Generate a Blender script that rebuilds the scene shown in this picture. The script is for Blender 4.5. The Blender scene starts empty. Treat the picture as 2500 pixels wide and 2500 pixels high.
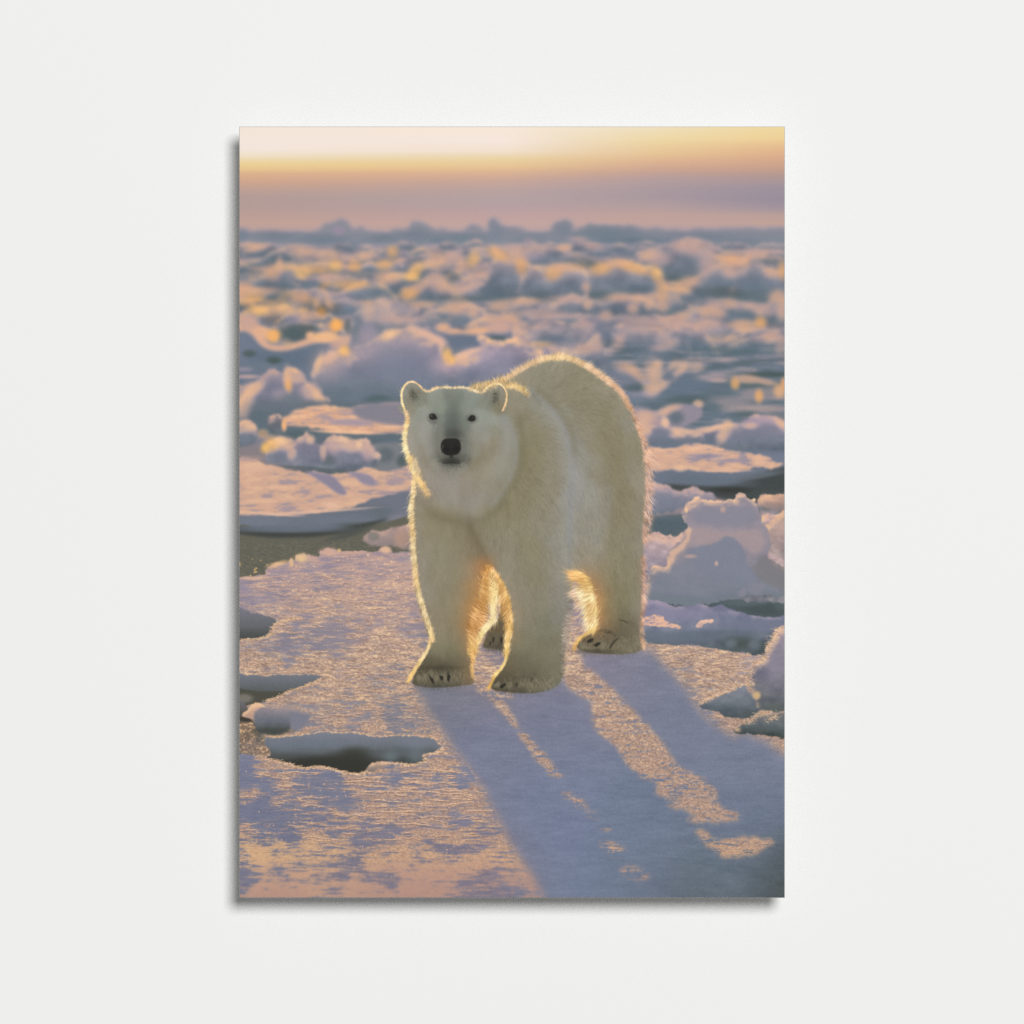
"""A portrait print of a polar bear on pack ice, mounted off a plain white wall.
The picture on the print is drawn procedurally below (numpy) and stored as the ink colour of the print's surface."""
import bpy
import math
PIC_RES = 1.33333
INK = 1.0
LAMP_W, LAMP_SIZE, LAMP_DX, LAMP_DZ, FILL_W, AMB = 14300, 16.0, .267, .329, 350, .008
import numpy as np

# ---------------------------------------------------------------- canvas
S = 0.6144 * PIC_RES                    # canvas pixels per picture unit
X0, Y0, X1, Y1 = 585.0, 310.0, 1915.0, 2191.0
CW, CH = int(round((X1 - X0) * S)), int(round((Y1 - Y0) * S))
RNG = np.random.default_rng(7)
YY, XX = np.mgrid[0:CH, 0:CW].astype(np.float32)
SX = XX / S + X0
SY = YY / S + Y0
IMG = np.zeros((CH, CW, 3), np.float32)

FR = {'S': (0, 0, 1), 'O': (0, 0, 2500 / 1932),
      '1': (560, 290, .35197), '2': (1240, 290, .36232), '3': (560, 780, .35197), '4': (1240, 780, .36232),
      '5': (560, 1280, .35197), '6': (1240, 1280, .36232), '7': (560, 1740, .35197), '8': (1240, 1740, .36232),
      'a': (960, 900, .16563), 'b': (1140, 840, .24845), 'c': (960, 1160, .24845), 'd': (960, 1360, .17598),
      'e': (1160, 1360, .2381), 'f': (980, 1580, .21739), 'g': (1380, 1480, .12422), 'h': (1515, 1060, .45767)}


def P(f, *v):
    """flat list u,v,u,v... in drawing frame f -> canvas coordinates"""
    ox, oy, k = FR[f]
    a = np.array(v, np.float64).reshape(-1, 2)
    return np.stack([(ox + a[:, 0] * k - X0) * S, (oy + a[:, 1] * k - Y0) * S], 1)


def J(*a):
    return np.concatenate(a)


def sstep(a, b, x):
    t = np.clip((x - a) / (b - a), 0, 1)
    return t * t * (3 - 2 * t)


def vnoise(h, w, sy, sx, rng):
    gy, gx = int(h / sy) + 3, int(w / sx) + 3
    g = rng.random((gy, gx)).astype(np.float32)
    oy, ox = rng.random(2)
    y = np.arange(h) / sy + oy
    x = np.arange(w) / sx + ox
    iy = y.astype(int); ix = x.astype(int)
    fy = (y - iy).astype(np.float32); fx = (x - ix).astype(np.float32)
    fy = (fy * fy * (3 - 2 * fy))[:, None]; fx = (fx * fx * (3 - 2 * fx))[None]
    iy1 = np.minimum(iy + 1, gy - 1); ix1 = np.minimum(ix + 1, gx - 1)
    a = g[iy][:, ix]; b = g[iy][:, ix1]; c = g[iy1][:, ix]; d = g[iy1][:, ix1]
    return (a * (1 - fx) + b * fx) * (1 - fy) + (c * (1 - fx) + d * fx) * fy


def fbm(sy, sx, octv=4, seed=0, gain=.5, h=None, w=None):
    """fractal noise, mean 0 and deviation about 1; sizes in picture units"""
    rng = np.random.default_rng(seed)
    h = h or CH; w = w or CW
    o = np.zeros((h, w), np.float32); amp = 1.0; tot = 0
    for i in range(octv):
        cy, cx = max(sy * S / 2 ** i, .8), max(sx * S / 2 ** i, .8)
        o += amp * (vnoise(h, w, cy, cx, rng) - .5)
        tot += amp * amp; amp *= gain
    return o / (np.sqrt(tot) * .21)


def blur(m, s, sx=None):
    sx = s if sx is None else sx
    for ax, g in ((0, s), (1, sx)):
        if g < .25:
            continue
        r = max(1, int(g * 2.8 + .5))
        k = np.exp(-.5 * (np.arange(-r, r + 1) / g) ** 2); k /= k.sum()
        pad = [(0, 0)] * m.ndim; pad[ax] = (r, r)
        p = np.pad(m, pad, mode='edge')
        n = m.shape[ax]
        o = np.zeros_like(m)
        for i in range(2 * r + 1):
            sl = [slice(None)] * m.ndim; sl[ax] = slice(i, i + n)
            o += np.float32(k[i]) * p[tuple(sl)]
        m = o
    return m


def smooth(pts, closed=True, n=6):
    """Catmull-Rom through the points"""
    p = np.asarray(pts)
    if closed:
        q = np.concatenate([p[-1:], p, p[:2]])
    else:
        q = np.concatenate([2 * p[:1] - p[1:2], p, 2 * p[-1:] - p[-2:-1]])
    out = []
    t = np.linspace(0, 1, n, endpoint=False)[:, None]
    for i in range(1, len(q) - 2):
        a, b, c, d = q[i - 1], q[i], q[i + 1], q[i + 2]
        out.append(.5 * (2 * b + (c - a) * t + (2 * a - 5 * b + 4 * c - d) * t ** 2 + (3 * b - a - 3 * c + d) * t ** 3))
    if not closed:
        out.append(p[-1:])
    return np.concatenate(out)


def resample(p, step, closed=False):
    if closed:
        p = np.concatenate([p, p[:1]])
    d = np.r_[0, np.cumsum(np.hypot(*np.diff(p, axis=0).T))]
    n = max(2, int(d[-1] / step))
    t = np.linspace(0, d[-1], n, endpoint=not closed)
    return np.stack([np.interp(t, d, p[:, 0]), np.interp(t, d, p[:, 1])], 1)


def jag(p, amp, scale, seed):
    """roughen a closed outline; amp and scale in picture units"""
    p = resample(p, 1.2, True)
    rng = np.random.default_rng(seed)
    n = len(p); L = n * 1.2
    off = np.zeros(n)
    a = amp * S
    sc = scale * S
    for o in range(4):
        m = max(3, int(L / sc))
        g = rng.normal(size=m); g = np.r_[g, g[:1]]
        off += a * np.interp(np.linspace(0, m, n, endpoint=False), np.arange(m + 1), g)
        a *= .6; sc *= .5
    t = np.roll(p, -2, 0) - np.roll(p, 2, 0)
    t /= np.maximum(np.hypot(t[:, 0], t[:, 1])[:, None], 1e-6)
    return p + np.stack([-t[:, 1], t[:, 0]], 1) * off[:, None]


def bbox(p, pad):
    x0 = int(max(0, np.floor(p[:, 0].min() - pad))); x1 = int(min(CW, np.ceil(p[:, 0].max() + pad)))
    y0 = int(max(0, np.floor(p[:, 1].min() - pad))); y1 = int(min(CH, np.ceil(p[:, 1].max() + pad)))
    return x0, y0, max(x1, x0 + 1), max(y1, y0 + 1)


def fill(p, box, ss=3):
    x0, y0, x1, y1 = box
    h, w = (y1 - y0) * ss, (x1 - x0) * ss
    a = np.zeros((h, w + 1), np.int16)
    q = (p - np.array([x0, y0])) * ss
    r = np.roll(q, -1, 0)
    for (ax, ay), (bx, by) in zip(q, r):
        if ay == by:
            continue
        if ay > by:
            ax, ay, bx, by = bx, by, ax, ay
        r0 = max(0, int(np.ceil(ay - .5))); r1 = min(h, int(np.ceil(by - .5)))
        if r1 <= r0:
            continue
        rows = np.arange(r0, r1)
        xc = ax + (rows + .5 - ay) / (by - ay) * (bx - ax)
        np.add.at(a, (rows, np.clip(np.ceil(xc - .5), 0, w).astype(int)), 1)
    m = (np.cumsum(a, 1)[:, :w] & 1).astype(np.float32)
    return m.reshape((y1 - y0), ss, (x1 - x0), ss).mean((1, 3))


def mask(p, b=0.6, box=None):
    """soft mask of a closed outline, b = blur in picture units -> (mask, box)"""
    s = b * S
    box = box or bbox(p, s * 3 + 3)
    return blur(fill(p, box), s), box


def full(p, b=0.6):
    m, (x0, y0, x1, y1) = mask(p, b)
    o = np.zeros((CH, CW), np.float32); o[y0:y1, x0:x1] = m
    return o


def put(m, box, col, a=1.0):
    x0, y0, x1, y1 = box
    r = IMG[y0:y1, x0:x1]
    m = (m * a)[..., None] if m.ndim == 2 else m * a
    r += (np.asarray(col, np.float32) - r) * m


def poly(f, pts, col, b=1.0, a=1.0, jg=0, js=20, seed=0, sm=True):
    p = P(f, *pts)
    if sm:
        p = smooth(p)
    if jg:
        p = jag(p, jg, js, seed)
    m, box = mask(p, b)
    put(m, box, col, a)
    return m, box


def blob(f, u, v, ru, rv, col, ang=0, a=1.0, soft=.55):
    ox, oy, k = FR[f]
    cx, cy = (ox + u * k - X0) * S, (oy + v * k - Y0) * S
    rx, ry = ru * k * S, rv * k * S
    R = max(rx, ry) * 1.7
    x0, x1 = int(max(0, cx - R)), int(min(CW, cx + R + 1)); y0, y1 = int(max(0, cy - R)), int(min(CH, cy + R + 1))
    if x1 <= x0 or y1 <= y0:
        return
    dx = XX[y0:y1, x0:x1] - cx; dy = YY[y0:y1, x0:x1] - cy
    c, s = np.cos(np.radians(ang)), np.sin(np.radians(ang))
    d = np.hypot((dx * c + dy * s) / rx, (-dx * s + dy * c) / ry)
    put(1 - sstep(1 - soft, 1 + soft, d), (x0, y0, x1, y1), col, a)


def ramp(y, tab):
    """colour ramp: tab = [(pos,(r,g,b)),...]"""
    xs = [t[0] for t in tab]
    return np.stack([np.interp(y, xs, [t[1][i] for t in tab]) for i in range(3)], -1).astype(np.float32)


def field(pts, vals, sig, gx=None, gy=None):
    """smooth scattered-data interpolation on the canvas (coarse grid, then bilinear)"""
    st = 4
    gy_, gx_ = np.mgrid[0:CH + st:st, 0:CW + st:st].astype(np.float32)
    pts = np.asarray(pts, np.float32); vals = np.asarray(vals, np.float32)
    if vals.ndim == 1:
        vals = vals[:, None]
    s = sig * S
    num = np.zeros(gy_.shape + (vals.shape[1],), np.float32); den = np.zeros(gy_.shape, np.float32)
    for (x, y), v in zip(pts, vals):
        d2 = (gx_ - x) ** 2 + (gy_ - y) ** 2
        w = np.exp(-d2 / (2 * s * s)) + 1e-5 / (1 + d2 / (s * s)) ** 2
        num += w[..., None] * v; den += w
    g = num / den[..., None]
    iy, ix = YY / st, XX / st
    y0 = iy.astype(int); x0 = ix.astype(int)
    fy = (iy - y0)[..., None]; fx = (ix - x0)[..., None]
    y1 = np.minimum(y0 + 1, g.shape[0] - 1); x1 = np.minimum(x0 + 1, g.shape[1] - 1)
    return (g[y0, x0] * (1 - fx) + g[y0, x1] * fx) * (1 - fy) + (g[y1, x0] * (1 - fx) + g[y1, x1] * fx) * fy


def strokes(x, y, th, L, col, a0=.6, curve=0.0, taper=1.0, clip=None, wid=0.0, root=6.0):
    """tapered hairs: arrays of root, angle, length (picture units), colour (n,3); order-free blend"""
    x, y, th, L = (np.asarray(v, np.float64) for v in (x, y, th, L))
    n = len(x)
    if n == 0:
        return
    Lc = L * S
    K = max(3, int(np.ceil(Lc.max() / .6)))
    t = (np.arange(K) + .5) / K
    ang = th[:, None] + np.broadcast_to(np.asarray(curve, np.float64).reshape(-1, 1), (n, 1)) * t[None]
    st = (Lc / K)[:, None]
    px = x[:, None] + np.cumsum(np.cos(ang) * st, 1)
    py = y[:, None] + np.cumsum(np.sin(ang) * st, 1)
    w = np.broadcast_to(np.asarray(a0, np.float64).reshape(-1, 1), (n, 1)) * (1 - t[None] ** 2 * taper) * np.minimum(1, t[None] * root + .2 * min(1, root / 6))
    w = w * np.minimum(1, st / .6)
    col = np.broadcast_to(np.asarray(col, np.float64), (n, 3))
    ok = (px >= 0) & (px < CW - 1) & (py >= 0) & (py < CH - 1)
    ii = np.nonzero(ok)
    pxs, pys, ws = px[ok], py[ok], w[ok]
    cs = col[ii[0]]
    ix, iy = pxs.astype(int), pys.astype(int)
    fx, fy = pxs - ix, pys - iy
    A = np.zeros(CH * CW); C = np.zeros((3, CH * CW))
    for dx, dy, ww in ((0, 0, (1 - fx) * (1 - fy)), (1, 0, fx * (1 - fy)), (0, 1, (1 - fx) * fy), (1, 1, fx * fy)):
        idx = (iy + dy) * CW + ix + dx
        q = ws * ww
        A += np.bincount(idx, q, CH * CW)
        for c in range(3):
            C[c] += np.bincount(idx, q * cs[:, c], CH * CW)
    A = A.reshape(CH, CW); C = C.reshape(3, CH, CW).transpose(1, 2, 0)
    if wid > 0:
        A = blur(A.astype(np.float32), wid * S); C = blur(C.astype(np.float32), wid * S)
    col_ = C / np.maximum(A, 1e-6)[..., None]
    al = 1 - np.exp(-A * 1.3)
    if clip is not None:
        al = al * clip
    IMG[...] += ((col_ - IMG) * al[..., None]).astype(np.float32)


def sample(x, y):
    return IMG[np.clip(y.astype(int), 0, CH - 1), np.clip(x.astype(int), 0, CW - 1)]
# ---------------------------------------------------------------- sky and far ice
SKY_X = [600, 1240, 1600, 1900]
SKY = [
 [(310,(245,231,216)),(340,(246,231,220)),(365,(246,230,220)),(382,(244,228,200)),(398,(244,216,158)),(412,(240,204,146)),(424,(226,182,144)),(440,(217,172,143)),(460,(197,163,148)),(480,(180,156,150)),(500,(180,155,150)),(520,(187,158,150)),(545,(197,164,152)),(560,(188,160,156))],
 [(310,(249,233,217)),(345,(247,231,220)),(370,(246,228,206)),(388,(241,216,166)),(405,(238,202,152)),(420,(226,184,150)),(440,(206,170,155)),(465,(184,161,158)),(485,(179,159,159)),(505,(181,158,160)),(525,(192,162,160)),(545,(197,166,160)),(560,(188,162,160))],
 [(310,(245,229,194)),(340,(245,222,170)),(358,(241,211,160)),(376,(236,200,152)),(395,(226,183,148)),(415,(208,168,148)),(438,(179,155,155)),(460,(168,150,155)),(482,(166,149,155)),(505,(178,155,155)),(525,(193,162,155)),(545,(194,163,156)),(560,(180,157,158))],
 [(310,(246,221,162)),(338,(245,214,155)),(355,(237,196,146)),(372,(230,184,143)),(388,(220,173,140)),(410,(205,163,142)),(430,(178,150,145)),(458,(154,142,152)),(488,(149,138,152)),(510,(161,145,152)),(525,(186,158,152)),(545,(195,163,153)),(560,(175,155,158))]]
y = np.arange(CH) / S + Y0
cols = np.stack([ramp(y, t) for t in SKY])                       # 4,CH,3
xs = np.arange(CW) / S + X0
wx = np.stack([np.interp(xs, SKY_X, np.eye(4)[i]) for i in range(4)], 1)   # CW,4
IMG[...] = np.einsum('ihc,wi->hwc', cols, wx)

sh = (108, 117, 148); shd = (92, 106, 124); lav = (138, 130, 157); pk = (193, 156, 148); pe = (216, 168, 142)
go = (230, 172, 114); gb = (240, 186, 116); wd = (78, 88, 90)

# base of the far pack ice
hz = (SY > 555)
base = ramp(y, [(555, (172, 155, 163)), (572, (112, 124, 152)), (590, (106, 119, 148)), (600, (150, 140, 158)), (640, (176, 148, 148)), (700, (182, 148, 142)),
                (760, (160, 140, 146)), (830, (150, 135, 150)), (900, (128, 124, 150)), (1000, (122, 120, 142)), (1100, (130, 123, 140)),
                (1200, (165, 140, 142)), (1300, (120, 116, 125)), (1360, (110, 106, 102)), (1420, (180, 150, 150)), (2191, (150, 135, 150))])
n1 = fbm(13, 48, 4, 11)
wfar = sstep(585, 620, SY) * (1 - sstep(930, 1010, SY))
k = sstep(.1, 1.3, n1) * wfar; k2 = sstep(.1, 1.4, -n1) * wfar
b3 = np.broadcast_to(base[:, None], IMG.shape).copy()
warm = np.array((218, 168, 135), np.float32); cold = np.array((100, 108, 132), np.float32)
b3 += (warm - b3) * (k * .6)[..., None]; b3 += (cold - b3) * (k2 * .7)[..., None]
hm = sstep(560, 574, SY + 0 * SX)
IMG += (b3 - IMG) * hm[..., None]

# ridge on the horizon
poly('1', (0,790,110,770,150,790,300,778,400,800,470,780,560,800,620,760,680,718,760,708,830,722,850,768,930,752,980,790,1080,800,1140,768,1230,770,1290,718,1370,722,1420,765,1530,792,1620,772,1740,752,1790,790,1810,705,1850,692,1890,750,1980,780,1980,858,1700,870,1400,850,1200,850,900,862,700,850,400,860,0,865), (132,135,154), 5.2, a=.92, jg=3.2, js=26, seed=501)
poly('2', (-60,745,80,740,150,775,290,770,320,708,420,708,440,768,490,742,560,718,700,715,820,712,900,735,1000,745,1200,752,1400,748,1600,748,1900,742,1900,870,1600,875,1300,850,1100,815,900,825,700,825,400,825,-60,825), (129,133,153), 5.2, a=.92, jg=3.2, js=26, seed=502)
for d in ((320,810,110,35,(98,112,138)),(640,830,130,28,(96,112,140)),(1280,800,110,40,(94,112,138)),(1600,825,170,28,(92,112,135)),(1060,830,90,20,(92,108,125)),(90,800,40,40,(98,116,150)),(1850,760,40,60,(108,122,155))):
    blob('1', *d, a=.4, soft=.9)
for d in ((580,765,120,40,(94,116,135)),(760,770,150,45,(92,112,140)),(850,815,160,16,(88,106,118)),(1580,845,150,30,(96,112,135)),(370,740,55,35,(105,118,148)),(1280,800,200,35,(104,116,146))):
    blob('2', *d, a=.4, soft=.9)
blob('1', 760, 775, 40, 28, (150, 138, 160))

# ---------------------------------------------------------------- ice blocks in the middle distance
PE = (222, 172, 146); PK2 = (200, 164, 156)


def lump(f, pts, top, bot, rim=(226, 180, 150), rw=7, ra=.9, b=2.5, jg=2.5, js=22, seed=1, tex=.35, side=0.0, mid=None):
    """a backlit ice block: cold shaded body, warm light along its upper edge"""
    p = jag(smooth(P(f, *pts)), jg, js, seed)
    m, box = mask(p, b)
    x0, y0, x1, y1 = box
    h, w = y1 - y0, x1 - x0
    yy = (YY[y0:y1, x0:x1] - p[:, 1].min()) / max(np.ptp(p[:, 1]), 1)
    tab = [(0, top), (1, bot)] if mid is None else [(0, top), (.5, mid), (1, bot)]
    col = ramp(yy, tab)
    n = blur(fbm(30, 44, 3, seed + 50, h=h, w=w), b * S)
    n2 = blur(fbm(11, 15, 3, seed + 90, h=h, w=w), b * S * .6)
    col += (n * 6 * tex + n2 * 3.5 * tex)[..., None] * np.array((1, .9, .75), np.float32) * 2
    put(m, box, col)
    q = np.zeros_like(m)
    for s_, a_ in ((rw * .35, .75), (rw, .6), (rw * 2.2, .35)):
        d = int(round(s_ * S)); dx = int(round(side * s_ * S))
        sm = np.roll(np.roll(m, d, 0), dx, 1)
        if d > 0: sm[:d] = 0
        q = np.maximum(q, a_ * np.clip(m - sm, 0, 1))
    q = blur(q, rw * S * .3)
    wv = np.clip(.75 + .38 * n + .3 * n2, .1, 1.25)
    put(np.clip(q * wv * ra * 1.5, 0, 1) * m, box, rim)
    return m, box


def plate(f, pts, col, b=2, jg=1.5, js=18, seed=1, mott=(150, 135, 152), ma=.5, my=5, mx=22, a=1.0, hi=None):
    """the sunlit top of a floe with cold hollows"""
    p = jag(smooth(P(f, *pts)), jg, js, seed)
    m, box = mask(p, b)
    x0, y0, x1, y1 = box
    n = blur(fbm(my, mx, 4, seed + 7, h=y1 - y0, w=x1 - x0, gain=.6), b * S * .35)
    c = np.broadcast_to(np.asarray(col, np.float32), m.shape + (3,)).copy()
    c += (np.asarray(mott, np.float32) - c) * (sstep(.2, 1.8, n) * ma)[..., None]
    c += (np.asarray(hi or (238, 192, 158), np.float32) - c) * (sstep(.2, 1.8, -n) * .6)[..., None]
    put(m, box, c, a)
    return m, box



# rows of far blocks, small ones first
rr = np.random.default_rng(88)
def far_block(x, y, w, h, seed, warm):
    k = rr.integers(6, 10)
    t = np.linspace(0, 1, k)
    top = np.sin(np.pi * t) ** .6 * (.65 + .5 * rr.random(k))
    xs_ = x + (t - .5) * w; ys_ = y - top * h
    pts = [v for q in zip(xs_, ys_) for v in q] + [x + w * .5, y + h * .25, x, y + h * .4, x - w * .5, y + h * .25]
    tone = rr.random()
    top_c = np.array((176, 150, 150)) * (1 - tone) + np.array((142, 134, 154)) * tone
    lump('S', pts, top_c, np.array((92, 104, 122)) + 10 * rr.random(), rim=(232, 184, 138) if warm else (218, 174, 148), rw=h * .22, ra=.85, b=1.5 + .012 * h, jg=h * .05, js=max(6, w * .2), seed=seed, tex=.4, mid=np.array((114, 119, 146)) + rr.normal() * 6)
yy_ = 604.0; kk = 0
while yy_ < 860:
    f_ = (yy_ - 562) / 300
    n_ = int(17 - 9 * min(1, f_))
    for q in range(n_):
        x_ = 570 + 1360 * (q + rr.random()) / n_
        w_ = (46 + 150 * f_) * (.6 + .8 * rr.random()); h_ = (10 + 46 * f_) * (.5 + .8 * rr.random())
        far_block(x_, yy_ + rr.normal() * 4, w_, h_, 600 + kk, x_ < 1100 and rr.random() < .6); kk += 1
    yy_ += 13 + 26 * f_

FB = dict(rw=9, b=3.0, jg=2.2, js=16)
BT, BM, BB = (172, 150, 152), (116, 120, 146), (94, 105, 120)
for i_, (f_, pts_, rim_) in enumerate((
    ('1', (180,1160,110,1090,200,1060,260,1050,300,1030,340,985,372,1000,392,1050,470,1110,500,1150,420,1190,300,1190), (226,176,136)),
    ('1', (1180,1270,1220,1195,1300,1150,1370,1092,1430,1070,1500,1100,1540,1170,1600,1210,1660,1260,1500,1300,1300,1300), (226,178,140)),
    ('1', (1720,1230,1790,1100,1800,1000,1815,900,1850,880,1900,930,1960,980,2000,1100,2000,1240,1850,1260), (220,176,146)),
    ('2', (-140,1200,-110,960,-40,905,40,905,90,930,130,980,120,1060,100,1200,-20,1230), (236,188,140)),
    ('2', (860,1010,900,905,960,890,1030,870,1100,840,1170,810,1250,800,1330,830,1380,890,1372,960,1320,1040,1250,1085,1080,1095,1000,1050), (212,172,152)),
    ('2', (60,1235,76,1100,130,1020,200,985,290,985,380,965,450,975,520,1000,562,1060,545,1150,480,1195,300,1245,160,1240), (226,180,146)),
    ('2', (1230,1170,1290,1090,1350,1020,1420,990,1480,1010,1530,1040,1562,1090,1545,1170,1400,1210), (206,168,150)),
    ('2', (1490,1200,1540,1075,1600,1000,1680,970,1750,1000,1800,1020,1880,985,1960,1000,1960,1220,1700,1240), (214,172,150)),
    ('2', (540,1235,556,1100,545,1020,585,975,650,970,700,955,760,945,840,968,930,985,990,1000,1040,1060,1052,1130,1000,1165,900,1195,700,1225), (230,184,144)),
    ('2', (-20,1300,50,1232,150,1208,260,1240,350,1212,450,1182,520,1210,600,1222,700,1190,800,1188,880,1200,960,1212,1010,1270,900,1335,600,1320,200,1310), (214,172,150)),
    ('2', (1290,1340,1340,1280,1400,1240,1480,1220,1560,1250,1640,1250,1720,1270,1780,1180,1830,1170,1880,1220,1920,1400,1600,1400,1400,1370), (214,170,142)),
    ('1', (800,1470,845,1400,880,1330,930,1290,980,1290,1010,1250,1060,1238,1110,1270,1130,1320,1170,1370,1260,1400,1300,1470,1000,1500), (220,180,156)),
    ('4', (690,260,720,130,780,82,860,50,940,60,1010,82,1080,112,1180,142,1250,205,1210,270,900,310), (196,160,150)),
    ('4', (60,190,90,140,140,90,220,60,320,50,420,72,490,112,460,180,250,210), (206,168,152)),
    ('4', (480,170,510,110,550,50,600,-4,660,20,720,92,760,150,640,200), (196,162,152)),
    ('4', (-120,300,-60,150,40,112,100,150,200,140,260,172,340,180,450,190,540,150,600,106,640,180,760,232,820,330,760,440,300,430,-60,430), (222,182,154)),
    ('4', (690,350,740,315,820,305,880,342,930,312,1000,282,1060,332,1120,292,1200,282,1300,302,1312,342,1256,402,1276,480,1150,545,1000,518,900,455), (220,178,152)))):
    lump(f_, pts_, BT, BB, rim=rim_, seed=700 + i_, mid=BM, tex=.45, **FB)
L1 = [(150,955,90,16,sh),(340,965,100,45,shd),(500,980,140,24,shd),(140,1055,90,48,(88,101,116)),(840,885,60,34,sh),(400,1105,70,40,sh),(890,1072,170,26,shd),(650,1160,38,22,(108,98,84)),(1080,1205,125,36,shd),(1400,1080,100,35,shd),(1260,1130,90,18,shd),(1545,1100,55,42,(80,91,92)),(370,1235,80,45,(96,99,96)),(260,1275,90,28,(96,99,98)),(100,1305,60,25,(84,90,86)),(560,1290,70,50,(100,97,92)),(690,1310,90,33,(97,92,82)),(800,1240,90,45,(128,124,156)),(880,1325,90,65,sh),(1190,1320,75,55,sh),(1750,1220,95,60,sh),(1870,1235,80,40,shd),(1340,1250,70,20,shd),(1620,1245,180,16,(88,97,100)),(1480,1385,140,55,(100,112,136)),(1400,1440,160,40,sh),(300,1395,60,40,(122,106,94)),(440,1395,60,55,lav),(200,870,120,12,pk),
 (160,892,80,28,pe),(500,918,90,42,pe),(680,955,110,48,(206,162,142)),(735,1020,46,40,gb),(510,1067,58,40,gb),(620,1045,80,28,go),(450,1030,100,22,(228,178,130)),(870,1022,46,36,go),(940,948,72,34,pe),(1130,920,40,40,go),(1075,1012,60,42,go),(1290,1050,70,38,gb,-50),(1270,1090,46,28,gb),(1440,975,75,60,pe),(1690,980,42,56,gb,20),(1610,1020,50,40,pe),(1860,935,75,38,go,30),(1300,1180,110,34,pe,-32),(1430,1110,70,50,pk),(1500,1170,90,40,pe),(1245,1212,60,42,go),(300,1065,60,55,(216,166,132)),(350,1010,26,50,pe),(100,1160,60,40,pe),(170,1242,80,36,go,-18),(500,1240,70,38,(216,162,128)),(230,1190,120,25,(206,162,138)),(830,1150,130,34,go),(1100,1110,80,38,pe),(700,1100,120,22,pk),(205,1335,64,36,gb),(360,1315,130,46,(224,176,132)),(610,1265,26,50,pe,18),(680,1260,24,60,pe,-25),(560,1370,90,32,pe),(740,1420,44,30,(226,166,94)),(640,1335,30,28,(216,150,80)),(1080,1310,76,72,(196,164,154)),(960,1340,46,74,(204,168,148)),(1150,1390,160,36,pk),(1570,1310,90,52,pe),(1690,1352,40,30,pe),(1870,1300,70,40,pe),(1330,1285,110,24,pe),(1870,1390,90,24,pe),(1560,960,60,46,pk),(1740,1060,70,60,pk),(1640,1160,80,50,pk),(120,1420,60,40,pe)]
L2 = [(290,940,120,50,sh),(500,962,110,40,(86,99,106)),(690,902,230,40,sh),(535,985,80,20,(78,90,88)),(160,930,90,30,lav),(230,1205,90,36,(88,100,112)),(640,1195,80,34,(84,98,108)),(900,1150,140,30,(92,106,128)),(1200,990,85,74,(110,116,138)),(1180,1075,110,24,(88,100,108)),(1400,1085,110,64,(100,112,142)),(1650,1085,120,84,(102,114,146)),(1430,1165,130,36,(80,87,88)),(1540,1190,110,30,(88,98,104)),(1300,1220,200,60,(94,108,132)),(1720,1190,140,56,(92,106,120)),(920,1300,70,44,(92,106,128)),(1550,1310,95,50,(94,108,136)),(1780,965,130,28,shd),(60,1300,70,22,shd),(290,1300,70,12,shd),(640,1375,56,60,(104,112,148)),(1090,890,44,26,sh),(1130,1300,90,26,shd),(1660,1345,110,28,shd),
 (130,872,190,34,pk),(380,865,46,28,pe),(570,860,60,24,pk),(470,812,60,20,pk),(60,950,76,36,pe),(90,1000,38,52,go),(310,1040,64,46,go,-30),(400,1000,120,30,pe),(630,1010,72,40,go,-15),(830,1000,120,34,go,18),(740,972,70,26,pe),(1000,1045,38,62,gb,-18),(1040,1150,46,64,(222,168,124)),(1160,1140,76,46,(216,166,128)),(980,1195,60,24,pe),(525,1130,28,34,pe),(535,1260,28,26,pe),(930,920,60,38,pe),(1020,940,84,44,pk),(1170,860,76,46,pk),(1265,872,60,54,pk),(1345,950,56,84,pk,18),(1290,1060,90,20,pk,-38),(1490,950,82,54,(222,168,132)),(1590,975,40,30,pe),(1505,1030,66,38,pk),(1770,1030,46,38,pe),(1845,1020,26,62,go),(1680,900,150,28,pk),(1230,1095,60,34,pe),(100,1230,120,26,pe),(400,1212,130,24,pk),(760,1200,84,28,pe),(880,1210,40,34,pe),(840,1275,40,36,pe),(950,1255,34,34,pe),(1040,1255,46,46,pe),(20,1345,56,40,pe),(200,1300,160,22,pk),(380,1330,190,18,pk),(660,1330,46,38,pe),(1490,1245,48,36,pe),(1400,1262,62,38,pk),(1340,1292,50,38,pe),(1420,1310,50,30,pe),(1630,1262,86,24,pk),(1730,1290,76,40,pk),(1820,1200,62,46,pe),(1850,1292,40,64,pe),(1700,1372,36,36,go),(1580,1385,84,34,pe),(1170,1330,56,30,pe),(1060,1365,160,36,pk),(1330,1372,110,46,pk),(850,1360,120,40,pk)]
for i, d in enumerate(L1): blob('1', *d[:5], ang=d[5] if len(d) > 5 else 0, a=.5 if sum(d[4]) < 420 else .62, soft=.7)
for i, d in enumerate(L2): blob('2', *d[:5], ang=d[5] if len(d) > 5 else 0, a=.5 if sum(d[4]) < 420 else .62, soft=.7)

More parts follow.
